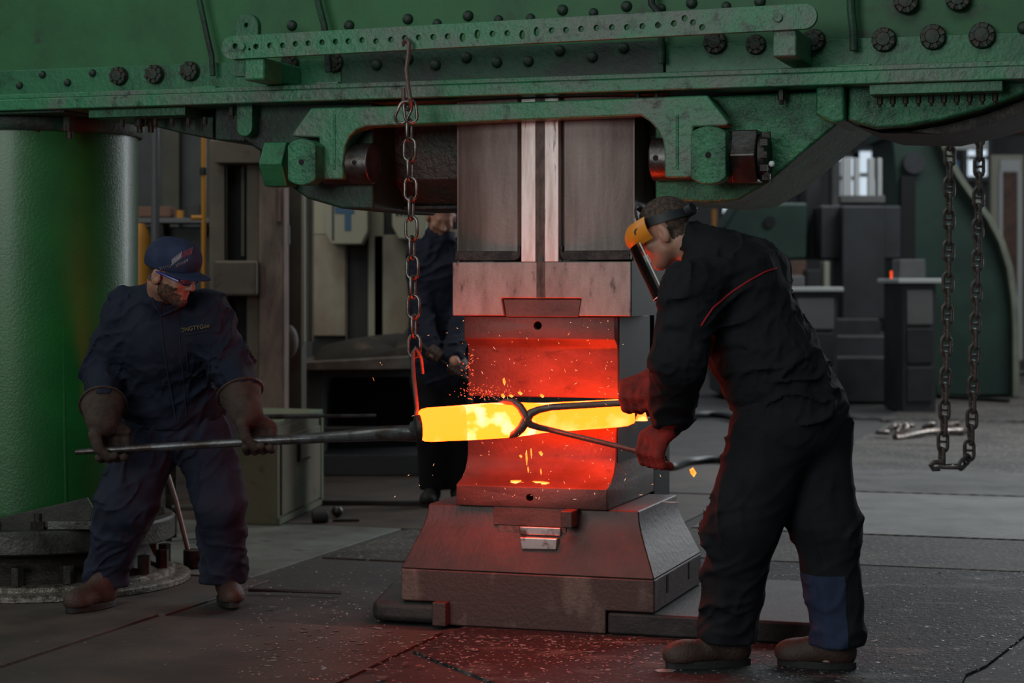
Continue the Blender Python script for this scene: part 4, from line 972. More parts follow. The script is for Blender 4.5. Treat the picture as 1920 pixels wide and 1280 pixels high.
obj('edge_strip', bx(566, 345, 571, 640, Yk+.45, .05), M['cream_clean'], mc2)
obj('edge_strip', bx(578, 345, 586, 640, Yk+.55, .05), M['beige'], mc2)
obj('orange_strip', bx(516, 352, 524, 415, Yk-.06, .05), M['rustpipe'], mc2)
q = P(540, 640, Yk+.3); obj('round_grip', MB().ball((q.x, q.y, q.z), .085, 10, sc=(.8,.7,1.3)), M['beige'], mc2)
q = P(531, 440, Yk+.2); obj('hinge_knuckle', MB().cyl((q.x, q.y, q.z-.06), (q.x, q.y, q.z+.06), .045, n=12), M['beige_dk'], mc2)
# cream machine with two boxes
Ym = 15.4
cm = thing('panel_machine', 'tall smoke-stained cream machine with dark vertical slots behind the chain', 'machine', FP(690, 880))
obj('machine_body', bx(585, 330, 900, 900, Ym, .7, True), M['darkbox'], cm)
for x0, x1, y0, y1, m_ in ((588,648,440,630,'cream'),(588,612,330,440,'cream_clean'),(690,720,330,660,'cream_clean'),(700,775,440,640,'cream'),(648,652,440,640,'beige'),(800,900,430,640,'cream')):
    obj('stained_panel', bx(x0, y0, x1, y1, Ym-.05, .05), M[m_], cm, bevel=.01)
for x0, x1, lab in ((608,690,'cream control box with rounded lower corners and blue mark'),(735,800,'cream control box with dark printed line right of the chain')):
    a, b = P(x0, 340, Ym-.35), P(x1, 458 if x0 < 700 else 448, Ym-.35)
    t = thing('control_box', lab, 'control box', ((a.x+b.x)/2, Ym-.3, b.z))
    c = .05; poly = [(a.x, a.z), (a.x, b.z+c*2), (a.x+c, b.z), (b.x-c, b.z), (b.x, b.z+c*2), (b.x, a.z)]
    obj('box_body', MB().prism(poly, Ym-.35, Ym-.052), M['cream_clean'], t, bevel=.012)
    if x0 < 700:
        obj('blue_mark', bx(646, 400, 658, 432, Ym-.356, .005), M['bluep'], t); obj('blue_mark', bx(628, 340, 664, 400, Ym-.356, .005), M['bluep'], t)
        obj('grey_stripe', bx(622, 380, 626, 450, Ym-.356, .005), M['wall'], t)
    else:
        for k in range(4): obj('printed_mark', bx(742+k*8, 398, 747+k*8, 404, Ym-.356, .005), M['black'], t)
# bench with rags
Yb = 14.1
bn = thing('forge_bench', 'dark steel bench with deep black opening behind the dies', 'bench', FP(720, 892))
obj('bench_top', MB().prism([(P(x, 0, Yb).x, P(0, y, Yb).z) for x, y in ((552,678),(850,662),(905,662),(905,690),(552,694))], Yb-.1, Yb+1.0), M['bench_top'], bn, bevel=.01)
obj('bench_side', bx(545, 692, 603, 895, Yb, .9, True), M['darkbox'], bn, bevel=.01)
obj('bench_apron', bx(603, 692, 905, 706, Yb, .05), M['darkbox'], bn)
obj('bench_sill', bx(600, 852, 905, 895, Yb, .9, True), M['slate'], bn, bevel=.01)
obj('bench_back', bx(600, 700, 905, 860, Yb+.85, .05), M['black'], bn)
obj('cross_bar', bx(603, 800, 860, 826, Yb-.04, .06), M['darkbox'], bn, bevel=.01)
q = [P(590, 660, Yb+.2), P(605, 640, Yb+.2), P(650, 618, Yb+.2), P(690, 612, Yb+.2), P(740, 622, Yb+.2), P(770, 608, Yb+.2), P(830, 612, Yb+.2), P(880, 625, Yb+.2), P(890, 660, Yb+.2)]
mb = MB(); N_ = len(q)
top = []
for j in range(5):
    t = j/4; top.append([Vector((p.x, Yb+.05+t*.8, (P(0,684-10*(i/N_),Yb).z)+(p.z-P(0,680,Yb).z)*math.sin(PI*(.12+.76*t))*random.uniform(.45,1.1))) for i, p in enumerate(q)])
base_ = [[Vector((p.x, p.y, P(0,690,Yb).z)) for p in r] for r in top]
vs = [p for r in top for p in r]+[p for r in base_ for p in r]; fs = []
for j in range(4):
    for i in range(N_-1):
        fs += [(j*N_+i, j*N_+i+1, (j+1)*N_+i+1, (j+1)*N_+i), tuple(5*N_+k for k in (j*N_+i, (j+1)*N_+i, (j+1)*N_+i+1, j*N_+i+1))]
for i in range(N_-1): fs += [(i+1, i, 5*N_+i, 5*N_+i+1), (4*N_+i, 4*N_+i+1, 9*N_+i+1, 9*N_+i)]
for j in range(4): fs += [(j*N_, (j+1)*N_, 5*N_+(j+1)*N_, 5*N_+j*N_), ((j+1)*N_-1+N_, (j+1)*N_-1, 5*N_+(j+1)*N_-1, 5*N_+(j+1)*N_-1+N_)]
mb.add(vs, fs); obj('rag_heap', mb, M['tarp'], label='heap of dark rags and scorched boards lying on the forge bench', cat='rags', kind='stuff', smooth=80)
# shelf with odds, pipes
sh = thing('wall_shelf', 'grey wall shelf high up behind the cap of the left worker', 'shelf', P(320, 420, 15.5))
obj('shelf_board', bx(255, 408, 392, 417, 15.3, .5), M['greypipe'], sh)
obj('bracket', bx(300, 417, 306, 440, 15.4, .3), M['iron'], sh); obj('bracket', bx(375, 417, 381, 440, 15.4, .3), M['iron'], sh)
obj('brick_box', bx(258, 387, 290, 407, 15.4, .25), M['brown_red'], label='reddish brown box at the left end of the wall shelf', cat='box', bevel=.01)
obj('brick_box', bx(296, 387, 320, 407, 15.45, .25), M['brown_red'], label='smaller reddish box on the shelf right of the grey pole', cat='box', bevel=.01)
obj('black_case', bx(350, 382, 375, 408, 15.4, .25), M['darkbox'], label='small black case on the shelf left of the yellow pipe', cat='case', bevel=.01)
q = P(337, 404, 15.35); obj('yellow_valve', MB().cyl((q.x, q.y, q.z-.03), (q.x, q.y, q.z+.04), .03, n=10), M['yellow'], label='small yellow valve wheel on the wall shelf', cat='valve')
for nme, x, y0, y1, Y, r, m_, lab in (('grey_pole', 291, 236, 520, 12.2, .026, 'greypipe', 'slim grey steel pole right of the green column'), ('yellow_pipe', 382, 255, 520, 13.0, .017, 'yellow', 'thin yellow gas pipe running up behind the cap brim')):
    a, b = P(x, y0, Y), P(x, y1, Y); t = thing(nme, lab, 'pole' if x < 300 else 'pipe', (a.x, Y, 0))
    obj('pipe_run', MB().cyl((a.x, Y, 0), (a.x, Y, a.z+.3), r, n=12), M[m_], t)
    if x > 300:
        obj('valve_body', MB().cyl((a.x, Y, P(0,328,Y).z), (a.x, Y, P(0,314,Y).z), r*1.5, n=12), M['iron'], t); obj('branch', MB().cyl((a.x-.08, Y, P(0,408,Y).z), (a.x, Y, P(0,408,Y).z), r, n=10), M['yellow'], t)
q = P(262, 470, 12.4); obj('gas_bottle', MB().lathe([(.03,q.z+.17),(.05,q.z+.13),(.065,q.z+.08),(.065,.001)][::-1], (q.x, q.y, 0), 20), M['yellow'], label='slim yellow gas bottle standing just right of the green column', cat='gas bottle')
# wall boards left behind column
obj('dark_locker', bx(-60, 560, 300, 1000, 12.9, .5, True), M['darkbox'], label='low dark locker standing behind the green column', cat='locker', bevel=.01)
obj('dark_board', bx(255, 425, 395, 560, 15.6, .3), M['darkbox'], label='dark board below the wall shelf', cat='board', bevel=.01)

# ================================================================ BACKGROUND RIGHT
Yh = 24.0
HF = thing('power_hammer', 'large dark green arched power hammer standing far back on the right', 'forging machine', FP(1750, 740))
def zz(pts, Y): return [(P(x, 0, Y).x, P(0, y, Y).z) for x, y in pts]
arc_out = [(1755,205),(1762,250),(1778,290),(1800,332),(1828,372),(1856,410),(1878,452),(1893,500),(1902,560),(1905,620),(1905,742)]
arc_in = [(1756,742),(1748,690),(1735,640),(1700,612),(1682,600),(1678,480),(1678,330),(1670,250),(1655,205)]
obj('arch_limb', MB().prism(zz(arc_out+arc_in, Yh), Yh, Yh+1.3), M['arch'], HF, bevel=.03)
rim = zz([(x+1, y) for x, y in arc_out], Yh)+zz([(x-11, y+2) for x, y in arc_out[::-1]], Yh)
obj('arch_rim', MB().prism(rim, Yh-.14, Yh), M['arch_edge'], HF, bevel=.01)
obj('head_block', MB().prism(zz([(1655,150),(1760,150),(1762,250),(1655,260)], Yh), Yh, Yh+1.3), M['arch'], HF)
obj('left_limb', MB().prism(zz([(1385,380),(1350,440),(1350,742),(1390,742),(1390,500),(1440,490),(1512,486),(1515,380)], Yh-.3), Yh-.3, Yh+1), M['arch'], HF, bevel=.04)
q = P(1443, 416, Yh-.31); obj('pin_hole', MB().cyl((q.x, Yh-.33, q.z), (q.x, Yh-.25, q.z), .07, n=14), M['black'], HF)
q = P(1712, 306, Yh-.02); obj('round_boss', MB().cyl((q.x, Yh-.1, q.z), (q.x, Yh+.05, q.z), .13, n=18), M['slate'], HF)
obj('slide_guide', bx(1512, 330, 1538, 486, Yh+.2, .5), M['darkbox'], HF); obj('slide_guide', bx(1690, 330, 1716, 486, Yh-.1, .1), M['black'], HF)
obj('hammer_tup', bx(1578, 385, 1660, 600, Yh-.5, .7), M['slate'], HF, bevel=.03)
obj('guide_housing', bx(1538, 385, 1690, 486, Yh-.3, .6), M['slate'], HF, bevel=.03)
for x0, x1 in ((1580,1597),(1602,1612),(1628,1640),(1646,1654)): obj('slide_rod', bx(x0, 296, x1, 378, Yh-.2, .1), M['white_p'], HF, bevel=.01)
obj('rod_plate', bx(1576, 366, 1660, 380, Yh-.3, .2), M['wall_far'], HF, bevel=.01)
obj('anvil_block', bx(1562, 596, 1650, 665, Yh-.6, 1.2), M['darkbox'], HF, bevel=.03)
obj('anvil_base', bx(1505, 628, 1722, 680, Yh-.9, 1.8), M['slate'], HF, bevel=.03)
obj('anvil_base', bx(1480, 668, 1738, 742, Yh-1.2, 2.2, True), M['darkbox'], HF, bevel=.03)
# tables, cupboards and far fittings
def table(x0, x1, y0, Y, dep, lab, m_='white_p'):
    a, b = P(x0, y0, Y), P(x1, y0, Y); t = thing('work_table', lab, 'table', ((a.x+b.x)/2, Y, 0))
    obj('table_top', MB().box(a.x, b.x, Y, Y+dep, a.z-.05, a.z), M[m_], t, bevel=.01)
    obj('drawer_body', MB().box(a.x+.06, b.x-.06, Y+.06, Y+dep-.06, .001, a.z-.05), M['slate'], t, bevel=.01)
    for k in range(3): obj('drawer', MB().box(a.x+.10, b.x-.10, Y+.035, Y+.062, .12+k*(a.z-.2)/3, .08+(k+1)*(a.z-.2)/3), M['wall_far'] if k == 2 else M['darkbox'], t, bevel=.01)
    return t, a, b
table(1478, 1582, 538, 21.5, 1.2, 'pale topped work table right of the bending man’s back')
q = P(1500, 566, 21.9); obj('machine_part', MB().box(q.x-.10, q.x+.05, q.y, q.y+.3, P(0,537,21.5).z, P(0,516,21.5).z), M['wall_far'], label='small grey block standing on the pale work table', cat='block', bevel=.02)
table(1684, 1768, 522, 21.0, 1.2, 'pale topped table between hammer column and hanging chains')
q = P(1676, 518, 22); obj('red_lamp', MB().cyl((q.x, q.y, q.z-.06), (q.x, q.y, q.z+.06), .04, n=12), mat('red_signal_lamp', (.8,.06,.01), .4, emit=(1.0,.08,.01), estr=1.2), label='small orange-red signal lamp beside the hammer column', cat='lamp')
obj('lamp_post', bx(1672, 524, 1680, 735, 22.0, .05, True), M['greypipe'], label='grey post carrying the small orange-red lamp', cat='post')
obj('grey_cabinet', bx(1686, 486, 1735, 523, 21.3, .4), M['wall_far'], label='small grey box behind the table by the chains', cat='box', bevel=.01)
for (x0,y0,x1,y1,Y,m_,nm,lab) in ((1480,488,1512,536,30,'rustpipe','brown_crate','brown crate on the far floor beyond the pale table'),(1545,490,1556,640,30,'cream_clean','pale_post','pale upright post beyond the pale table'),(1512,505,1540,560,29,'darkbox','dark_machine','small dark machine beyond the pale table'),(1560,300,1576,520,33,'wall_far','grey_post','grey post far behind the hammer rods')):
    obj(nm, bx(x0, y0, x1, y1, Y, .4, True), M[m_], label=lab, cat=nm.split('_')[1], bevel=.02)
for x0, y0, x1, y1, Y, m_, nm, lab in ((1775,300,1800,420,34,'bluep','blue_cupboard','dark blue cupboard seen between the hanging chains'),(1858,290,1920,640,36,'cream_clean','cream_partition','cream partition with dark doorway at the right edge'),):
    t = thing(nm, lab, 'cupboard' if 'cup' in nm else 'partition', P((x0+x1)/2, y1, Y))
    obj('main_panel', bx(x0, y0, x1, y1, Y, .2, True), M[m_], t, bevel=.02)
    if 'cream' in nm:
        obj('doorway', bx(1880, 322, 1908, 560, Y-.05, .05, True), M['rustpipe'], t); obj('door_frame', bx(1876, 300, 1914, 322, Y-.08, .08), M['white_p'], t)
        obj('door_frame', bx(1908, 322, 1915, 640, Y-.08, .08, True), M['white_p'], t); obj('door_frame', bx(1874, 322, 1880, 640, Y-.08, .08, True), M['white_p'], t)
    else: obj('upper_shelf', bx(1790, 262, 1850, 280, Y, .2), M['white_p'], t)
obj('rust_pipe', MB().cyl(P(1740, 232, 31), P(1990, 243, 31), .11, n=14), M['rustpipe'], label='thick rust-brown pipe crossing behind the tops of the chains', cat='pipe')
# far windows, lit by daylight
for k, (x0, y0, x1, y1) in enumerate(((1560,296,1600,372),(1612,284,1662,372),(1850,205,1930,232),(1815,262,1850,330),(1290,384,1330,420),(1342,380,1362,520))):
    a, b = P(x0, y0, 51.7), P(x1, y1, 51.7); f_ = MB().box(a.x-.15, b.x+.15, 51.72, 52.0, b.z-.15, a.z+.15)
    wn = obj('window_%d' % (k+1), f_, M['wall_far'], kind='structure')
    obj('pane', MB().box(a.x, b.x, 51.68, 51.73, b.z, a.z), M['glasslit'], wn)
    obj('glazing_bar', MB().box((a.x+b.x)/2-.05, (a.x+b.x)/2+.05, 51.64, 51.7, b.z, a.z), M['slate'], wn)
    obj('glazing_bar', MB().box(a.x, b.x, 51.64, 51.7, (a.z+b.z)/2-.05, (a.z+b.z)/2+.05), M['slate'], wn)
obj('yellow_post', bx(1335, 392, 1344, 720, 34, .2, True), M['yellow'], label='dull yellow post far behind the bending man’s head', cat='post')
obj('dark_partition', bx(1225, 250, 1350, 700, 38, .3, True), M['slate'], label='dark grey partition far behind the right-hand man’s head', cat='partition')
# structural dark columns in the distance
for x0, x1, Y in ((1500,1560,40),(1662,1700,38),(1745,1775,44)):
    obj('hall_column', bx(x0, 100, x1, 730, Y, .5, True), M['slate'], label={1500:'dark hall column left of the far hammer rods',1662:'dark hall column right of the far hammer rods',1745:'dark hall column behind the left hanging chain'}[x0], cat='column', bevel=.03)

# hanging chains on the right
Yq = 9.6
LC = thing('looped_chain', 'heavy dark stud-link chain hanging in a long loop on the right', 'chain', P(1800, 885, Yq))
lm2 = chain_link_mesh(.114, .064, .0092, stud=True)
pts = [P(1781, 215, Yq), P(1778, 500, Yq), P(1770, 800, Yq), P(1766, 858, Yq), P(1778, 874, Yq-.03), P(1800, 874, Yq-.05), P(1816, 858, Yq), P(1822, 800, Yq+.02), P(1832, 500, Yq+.06), P(1838, 215, Yq+.1)]
pts[0] = P(1783, 99, Yq+.0); pts[-1] = P(1840, 99, Yq+.1)
cg = MB().box(1.6, 3.4, Yq-.15, Yq+.25, 2.47, 2.75)
obj('crane_girder', cg, M['iron'], label='dark crane girder behind the press beam, carrying the looped chain', cat='girder', bevel=.01)
run_chain(LC, lm2, pts, .0765, M['chain_dark'], roll0=.15)
obj('chain_hook', MB().tube([P(1766,866,Yq-.06), P(1752,866,Yq-.06), P(1745,872,Yq-.06), P(1750,879,Yq-.06), P(1762,878,Yq-.06)], .013, 10), M['chain_dark'], LC)
# chain and hook on the floor
FC = thing('floor_sling', 'pale chain with long hook lying in a heap on the floor plates', 'chain', FP(1700, 818))
lm3 = chain_link_mesh(.17, .11, .020)
q = FP(1648, 815)
for i, (x, y, rz, rx) in enumerate(((1655,818,.3,.2),(1668,812,1.5,1.2),(1680,808,.6,.5),(1692,812,2.2,1.3),(1700,806,1.0,.3),(1742,806,.5,.8))):
    p = FP(x, y+4); inst('link', lm3, Matrix.Translation((p.x, p.y, .055)) @ Matrix.Rotation(rz, 4, 'Z') @ Matrix.Rotation(PI/2-rx*.5, 4, 'X'), FC)
lm3.materials.append(M['chain'])
obj('long_hook', MB().tube([FP(1678,826)+Vector((0,0,.03)), FP(1690,825)+Vector((0,0,.03)), FP(1740,820)+Vector((0,0,.05)), FP(1800,818)+Vector((0,0,.05)), FP(1812,812)+Vector((0,0,.05)), FP(1800,806)+Vector((0,0,.05)), FP(1770,808)+Vector((0,0,.05))], [.03,.028,.03,.036,.036,.03,.02], 10), M['chain'], FC)
# hoses and bars on the floor, right
def fhose(name, pts, r, m_, lab, cat_):
    q = [FP(x, y)+Vector((0,0,r)) for x, y in pts]
    Q = []
    for i in range(len(q)-1):
        for k in range(4):
            t = k/4; p0 = q[max(i-1,0)]; p3_ = q[min(i+2,len(q)-1)]; a_, b_ = q[i], q[i+1]
            Q.append(.5*((2*a_)+(b_-p0)*t+(2*p0-5*a_+4*b_-p3_)*t*t+(3*a_-p0-3*b_+p3_)*t**3))
    Q.append(q[-1]); obj(name, MB().tube(Q, r, 10), M[m_], label=lab, cat=cat_)
fhose('rubber_hose', [(1200,882),(1258,882),(1290,872),(1340,868),(1372,872),(1400,880)], .028, 'hose', 'thick black hose behind the red glove of the right-hand man', 'hose')
fhose('rubber_hose', [(1262,790),(1320,784),(1360,786),(1392,794)], .035, 'hose', 'black hose lying on the floor seen between arm and thigh', 'hose')
fhose('rubber_hose', [(1560,735),(1640,733),(1700,737),(1760,748),(1820,752),(1890,757)], .03, 'hose', 'grey hose snaking across the floor beyond the bending man', 'hose')
fhose('steel_pipe', [(1585,786),(1700,789),(1960,795)], .018, 'bar', 'thin bright pipe lying along a floor joint beyond the chain heap', 'pipe')
fhose('rubber_hose', [(1860,712),(1880,706),(1910,704),(1950,705)], .04, 'hose', 'coil of black hose on the floor at the right edge', 'hose')
# steel strip on the floor at the left front
fhose('floor_strip', [(466,1109),(520,1110),(640,1114)], .008, 'block', 'thin rod lying on the floor right of the left worker’s shoe', 'rod')

# iron scale on the floor
shapes = []
for k in range(8):
    me = flake_mesh(1.0, .06); me.materials.append(M['flake'] if k < 6 else M['flake_pale']); shapes.append(me)
cnt = 0
def clear_of(x, y): return not (1240 < x < 1420 and 1180 < y < 1262) and not (1500 < x < 1620 and 1180 < y < 1262)
for k in range(260):
    if k < 190: x = random.gauss(1000, 230); y = 1184+abs(random.gauss(0, 38))
    else: x = random.uniform(480, 760); y = random.uniform(1095, 1270)
    if y < 1190+(x-985)*.045 and x > 640: continue
    if y > 1278 or not clear_of(x, y) or (x < 480): continue
    p = FP(x, y); s_ = random.uniform(.008, .02)*(1.4 if k % 9 == 0 else 1)
    inst('scale_flake', random.choice(shapes), Matrix.Translation((p.x, p.y, .001)) @ Matrix.Rotation(random.uniform(0,6.3), 4, 'Z') @ Matrix.Rotation(random.uniform(-.12,.12), 4, 'X') @ Matrix.Scale(s_, 4),
         label='thin flake of iron scale lying on the floor in front of the plinth', cat='scale flake', group='iron scale flakes on the front floor')
mb = MB()
for k in range(1500):
    r_ = random.random()
    if r_ < .5: x = random.gauss(980, 260); y = 1190+abs(random.gauss(0, 50))
    elif r_ < .75: x = random.uniform(440, 760); y = random.uniform(1060, 1275)
    else: x = random.uniform(1420, 1920); y = random.uniform(1075, 1275)
    if y > 1300: continue
    p = FP(x, y); lp = PM.inverted() @ p
    if -.62 < lp.x < 1.2 and lp.y > -.03 and lp.y < 1.1: continue
    s_ = random.uniform(.002, .007); a = random.uniform(0, 6)
    T = Matrix.Translation((p.x, p.y, .0005)) @ Matrix.Rotation(a, 4, 'Z')
    mb.add([(-s_,-s_*.5,0),(s_,-s_*.7,0),(s_*.8,s_*.6,.0015),(-s_*.6,s_*.8,.001),(0,0,s_*.5)], [(0,1,4),(1,2,4),(2,3,4),(3,0,4)], T)
for k in range(1500):
    x = random.uniform(1400, 1960); y = 1062+215*random.random()
    p = FP(x, y); s_ = random.uniform(.0015, .0045)*(2.4 if random.random() < .06 else 1); a = random.uniform(0, 6)
    T = Matrix.Translation((p.x, p.y, .0005)) @ Matrix.Rotation(a, 4, 'Z') @ Matrix.Rotation(random.uniform(-.3,.3), 4, 'X')
    mb.add([(-s_,-s_*.5,0),(s_,-s_*.7,0),(s_*.8,s_*.6,.0015),(-s_*.6,s_*.8,.001),(0,0,s_*.3)], [(0,1,4),(1,2,4),(2,3,4),(3,0,4)], T)
obj('scale_dust', mb, M['flake_pale'], label='fine iron scale crumbs strewn over the front floor', cat='scale crumbs', kind='stuff')
p = FP(1245, 1258); me = flake_mesh(.045, .04); me.materials.append(M['flake_pale']); inst('scale_flake', me, Matrix.Translation((p.x, p.y, .001)), label='largest pale scale flake, just left below the right-hand man’s front shoe', cat='scale flake')
me = flake_mesh(.04, .05); me.materials.append(M['flake_pale']); inst('scale_flake', me, PM @ Matrix.Translation((Uo(1255,.4), .42, ztop+.001)), label='pale flake on the right top corner of the die plinth', cat='scale flake')
SEED = 0.0
# ================================================================ PEOPLE
def hand(S, wrist, c, axis, sgn, rb, k=.006, sc=1.0, grip=-150, thumb=True):
    """five separate fingers closed round a bar through c along axis; sgn picks the side the back of the hand lies on"""
    a = Vector(axis).normalized(); w = Vector(wrist); c = Vector(c)
    d = (w-c); d = (d-a*d.dot(a)).normalized(); e = a.cross(d)*sgn
    R = rb+.011*sc
    def pt(off, deg, rr): th = math.radians(deg); return c+a*off+(e*math.cos(th)+d*math.sin(th))*rr
    offs = [-.036, -.012, .012, .036]; lens = [.92, 1.0, .97, .84]
    for o_, l_ in zip(offs, lens):
        o_ *= sc; kn = pt(o_, 58, R+.030*sc)
        S.cap(w+a*o_*.55, kn, .020*sc, .0155*sc, .02)
        p = [kn, pt(o_, 5, R+.010*sc), pt(o_, -62*l_, R+.004*sc), pt(o_, grip*l_, R+.002*sc)]
        S.path(p, [.0150*sc, .0135*sc, .0125*sc, .0112*sc], k)
    if thumb:
        o_ = -.052*sc; b0 = w.lerp(pt(-.02*sc, 90, R+.03), .35)+a*(-.02*sc)
        S.path([b0, pt(o_*.8, 118, R+.030*sc), pt(o_*.6, 165, R+.006*sc), pt(o_*.15, 222, R+.003*sc)], [.021*sc, .0175*sc, .015*sc, .0125*sc], k)
def head_sdf(S, F, hair=False, g=0.0):
    """F: local frame, +Y face, +Z crown, origin between the ears"""
    S.ell((0, -.018, .045), (.077+g, .097+g, .082+g), .0, F)
    S.ell((0, .028, -.020), (.062, .066, .082), .03, F)
    S.fcap(F, (-.045, .012, -.055), (0, .058, -.088), .022, .020, .03); S.fcap(F, (.045, .012, -.055), (0, .058, -.088), .022, .020, .03)
    S.ell((0, .076, -.092), (.020, .016, .016), .02, F)                       # chin
    S.fcap(F, (-.030, .080, .030), (.030, .080, .030), .011, .011, .018)      # brow
    for sx_ in (-1, 1):
        S.ell((sx_*.030, .094, .010), (.018, .014, .013), .010, F, op='s')    # eye socket
        S.ell((sx_*.030, .078, .009), (.0135, .0125, .0115), .003, F)         # eyeball
        S.ell((sx_*.042, .062, -.022), (.020, .018, .018), .02, F)            # cheek
        S.ell((sx_*.0125, .099, -.030), (.009, .010, .008), .006, F)          # nostril wing
        # ear
        S.ell((sx_*.082, -.014, -.010), (.012, .023, .037), .005, F); S.ell((sx_*.096, -.006, -.004), (.010, .012, .021), .005, F, op='s')
    S.fcap(F, (0, .090, .018), (0, .112, -.024), .0075, .0125, .012)          # nose
    S.fcap(F, (-.020, .084, -.056), (.020, .084, -.056), .0065, .0065, .006); S.fcap(F, (-.017, .082, -.068), (.017, .082, -.068), .0075, .0075, .006)
    S.ell((0, .100, -.062), (.026, .010, .0022), .002, F, op='s')
def frame(c, face, up=(0,0,1)):
    y = Vector(face).normalized(); z = Vector(up); z = (z-y*z.dot(y)).normalized(); x = y.cross(z)
    m = Matrix((x, y, z)).transposed().to_4x4(); m.translation = Vector(c); return m
def shoe(heel, toe, root, lab=None, m='leather', ankle=None):
    heel = Vector(heel); toe = Vector(toe); heel.z = toe.z = 0; d = (toe-heel).normalized(); L_ = (toe-heel).length; s_ = Vector((-d.y, d.x, 0))
    F = Matrix((d, s_, Vector((0,0,1)))).transposed().to_4x4(); F.translation = heel
    lo = [min(heel.x, toe.x)-.12, min(heel.y, toe.y)-.12, -.01]; hi = [max(heel.x, toe.x)+.12, max(heel.y, toe.y)+.12, .24]
    S = SDF(lo, hi, .005)
    S.ell((L_-.065, .0, .052), (.078, .050, .046), .0, F); S.ell((.06, 0, .055), (.062, .040, .060), .03, F)
    S.fcap(F, (.06, 0, .06), (L_-.08, 0, .045), .040, .040, .03); S.fcap(F, (.05, 0, .07), (.06, 0, .16), .045, .047, .03); S.fcap(F, (.07, 0, .11), (.15, 0, .07), .036, .036, .03)
    S.ell((L_-.05, 0, .038), (.058, .052, .036), .015, F)
    S.plane((0,0,.024), (0,0,-1)); S.plane((0,0,.175), (0,0,1))
    o = sdf_obj('shoe', S, M[m], root, smooth_it=1)
    poly = []
    for i in range(28):
        a = 2*PI*i/28; t = .5+.5*math.cos(a); x = L_*.5+(L_*.5+.004)*math.cos(a); w_ = (.040+.014*math.sin(PI*min(1, t*.9+.05)) )*abs(math.sin(a))**.7*(1 if math.sin(a) >= 0 else -1)
        poly.append((x, w_))
    b = MB(F).slab(poly, .0, .026); so = obj('sole', b, M['sole'], o, bevel=.003)
    for k in range(9):
        x = .03+k*(L_-.05)/8
        pass
    for k in range(4):
        x = .115+k*.022; z = .112-k*.011; obj('lace', MB(F).tube([(x, -.030, z-.012), (x, 0, z+.004), (x, .030, z-.012)], .0035, 6), M['sole'], o)
    return o

# ---------------------------------------------------------------- right-hand man, bending with the tongs
RG = {}
hdR = frame(P(1247, 437, 7.22), Vector((-.80, .30, -.42)), (-.35, .12, .93))
J = dict(neck=P(1318, 478, 7.20), chest=P(1372, 545, 7.14), waist=P(1440, 680, 7.10), pelv=P(1492, 790, 7.09),
         sL=P(1296, 545, 6.93), eL=P(1272, 680, 6.86), wL=P(1262, 800, 6.99), sR=P(1412, 520, 7.27), eR=P(1300, 640, 7.42), wR=P(1232, 715, 7.44),
         hL=P(1448, 812, 7.02), kL=P(1392, 985, 6.99), aL=P(1366, 1185, 7.08), hR=P(1522, 815, 7.14), kR=P(1548, 985, 7.06), aR=P(1572, 1195, 7.02))
dN = Vector((-.6,-.8,0)).normalized()       # his left
bx0 = (P(1120,0,7).x, 6.5, -.02); bx1 = (P(1700,0,7).x, 7.75, 1.78)
gripN = P(1238, 850, 7.06); gripF = P(1210, 752, 7.42)
axN = (Hn-h1[-1]).normalized(); axF = (Hf-h2[-1]).normalized()
gripN = Hn-axN*.035; gripF = Hf-axF*.045
J['wL'] = gripN+Vector((.035, -.01, .105)); J['wR'] = gripF+Vector((.055, .01, .09))
S = SDF(bx0, bx1, .0065)
S.cap(J['pelv'], J['waist'], .13, .12, .05, n=dN, fl=1.2).cap(J['waist'], J['chest'], .12, .15, .06, n=dN, fl=1.2).cap(J['chest'], J['neck'], .12, .06, .06)
S.cap(J['neck'], hdR @ Vector((0,-.030,-.05)), .060, .054, .03)
S.fcap(hdR, (0,-.055,.0), (0,-.06,-.05), .040, .042, .03)
for s_, e_, w_ in (('sL','eL','wL'), ('sR','eR','wR')): S.cap(J['chest'], J[s_], .08, .06, .04).cap(J[s_], J[e_], .055, .045, .03).cap(J[e_], J[w_], .044, .030, .02)
for h_, k_, a_ in (('hL','kL','aL'), ('hR','kR','aR')): S.cap(J['pelv'], J[h_], .10, .10, .05).cap(J[h_], J[k_], .095, .062, .03).cap(J[k_], J[a_]-Vector((0,0,.04)), .06, .042, .02).cap(J[a_]-Vector((0,0,.04)), J[a_]+Vector((-.04,.0,-.085)), .030, .022, .02)
head_sdf(S, hdR)
man = sdf_obj('person', S, M['skin'], None, smooth_it=1)
setp(man, 'person bending over with tongs, dark work suit, face shield and red gloves', 'person')
hF = hdR.inverted()
hair = shell('hair', man, lambda c, n: (lambda q: q.z > -.04 and q.y < .052-.0*q.z and ((q-Vector((0,-.018,.03))).length < .14) and (q.z > .035 or q.y < -.03) and not (abs(q.x) > .068 and q.z < .03 and q.y > -.035))(hF @ c), .0022, M['hair'], man)
